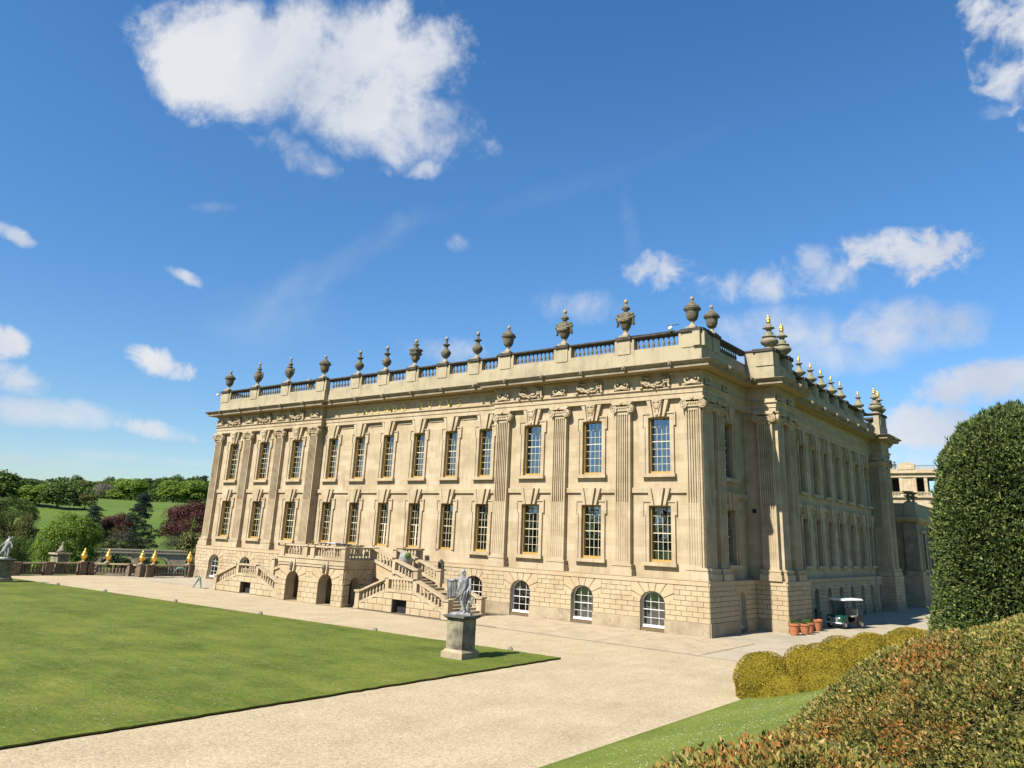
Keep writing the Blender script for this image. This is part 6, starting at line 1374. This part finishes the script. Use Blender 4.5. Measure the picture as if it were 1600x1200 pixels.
# near bronze-green hedges: three mounded masses
def mound(name, cx, cy, z0, rx, ry, H, n, size, lab, skirt=.0):
    """domed hedge with upright lower sides, leaves on every face that can be seen from the lawn side"""
    e = empty(name, (cx, cy, height(cx, cy)), 0, label=lab, category='hedge'); b = z0-height(cx, cy); sc_ = np.array([rx, ry, H])
    d = rand_dirs(n); d[:, 2] = np.abs(d[:, 2]); p = d*sc_+np.array([0, 0, b]); nn = d/sc_; nn /= np.linalg.norm(nn, axis=1)[:, None]
    ns = int(n*skirt); a = rng.uniform(0, 2*PI, ns); ps = np.stack([rx*np.cos(a), ry*np.sin(a), rng.uniform(min(-.3, b-.4), b, ns)], 1); nsd = np.stack([np.cos(a)/rx, np.sin(a)/ry, np.zeros(ns)], 1); nsd /= np.linalg.norm(nsd, axis=1)[:, None]
    p = np.concatenate([p, ps]); nn = np.concatenate([nn, nsd]); see = np.array([19.8, -45.0, 5.2])-np.array([cx, cy, height(cx, cy)])-p; dist = np.linalg.norm(see, axis=1); see /= dist[:, None]
    keep = ((see*nn).sum(1) > -.12) & (np.arctan2(p[:, 0]+cx-20.2, p[:, 1]+cy+44.83) < .16); keep &= (rng.uniform(size=len(p)) < np.clip(1.0*(3.2/dist)**1.2, .25, 1)); p, nn = p[keep], nn[keep]; gap = noise3(p, 12, 7)+noise3(p, 27, 3)*.8+rng.normal(size=len(p))*.25; keep = gap > -.62; p, nn = p[keep], nn[keep]
    p = p+nn*(noise3(p, 2.3, cx)*.07+noise3(p, 6, 2)*.035+noise3(p, 17, 5)*.012+rng.uniform(-.07, .015, len(p)))[:, None]
    quads('foliage', 'bronze', *sprigs(p, nn, size, 3, .55, .27), e); print(lab, len(p))
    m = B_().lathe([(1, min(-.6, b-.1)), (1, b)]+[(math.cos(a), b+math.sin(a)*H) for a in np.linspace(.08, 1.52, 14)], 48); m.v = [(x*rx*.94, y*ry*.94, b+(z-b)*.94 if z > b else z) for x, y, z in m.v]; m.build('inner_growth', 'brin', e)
    return e
cz_ = 4.925
mound('yew_hedge', 21.72, -38.1, 2.55, 4.05, 2.9, 2.34, 1500000, .0165, 'farther mound of bronze-green clipped yew hedge, behind the nearest ones')
mound('yew_hedge', 21.22, -40.86, 2.83, 3.02, 1.59, 2.1, 420000, .0155, 'middle mound of clipped yew hedge tinged orange-red, filling the lower right')
mound('yew_hedge', 19.55, -42.65, 3.46, .80, 1.0, .97, 60000, .0155, 'nearest low yew hedge top at the bottom edge of the photo', .4)
# grass blades and daisies
def tufts(n, xr, yr, size, cond=None, mat='grass_blade', name='grass_tufts', lab='short bright grass blades on the bank beside the golden hedge'):
    x = rng.uniform(*xr, n); y = rng.uniform(*yr, n); z = np.array([height(a, b) for a, b in zip(x, y)])+.03; P_ = np.stack([x, y, z], 1); d = np.stack([rng.normal(size=n)*.35, rng.normal(size=n)*.35, np.ones(n)], 1)
    s = np.stack([rng.normal(size=n), rng.normal(size=n), np.zeros(n)], 1); s /= np.linalg.norm(s, axis=1)[:, None]; sz = (size*rng.uniform(.6, 1.3, n))[:, None]
    quads(name, mat, P_, s*sz*.16, d*sz, None, kind='stuff', label=lab, category='grass')
tufts(50000, (9.05, 17.5), (-36, -16), .022)
def daisies(n, xr, yr, zf, lab, r=.016):
    m = MB(); rs = random.Random(5); k = 0
    while k < n:
        cx, cy = rs.uniform(*xr), rs.uniform(*yr)
        for q in range(rs.randint(1, 9)):
            x, y = cx+rs.gauss(0, .7), cy+rs.gauss(0, .7)
            if xr[0] < x < xr[1] and yr[0] < y < yr[1]:
                z = zf(x, y); rr = r*rs.uniform(.6, 1.2); m.poly([(x+rr*math.cos(a), y+rr*math.sin(a), z) for a in (0, 1.26, 2.51, 3.77, 5.03)]); k += 1
    m.build('daisies', 'daisy', kind='stuff', label=lab, category='daisies')
daisies(3600, (-40, -.6), (-40, -16.3), lambda x, y: .068, 'scattered white daisies in the mown lawn')
daisies(700, (9.3, 15), (-32, -17.5), lambda x, y: height(x, y)+.06, 'white daisies on the grass bank by the golden hedge', .014)
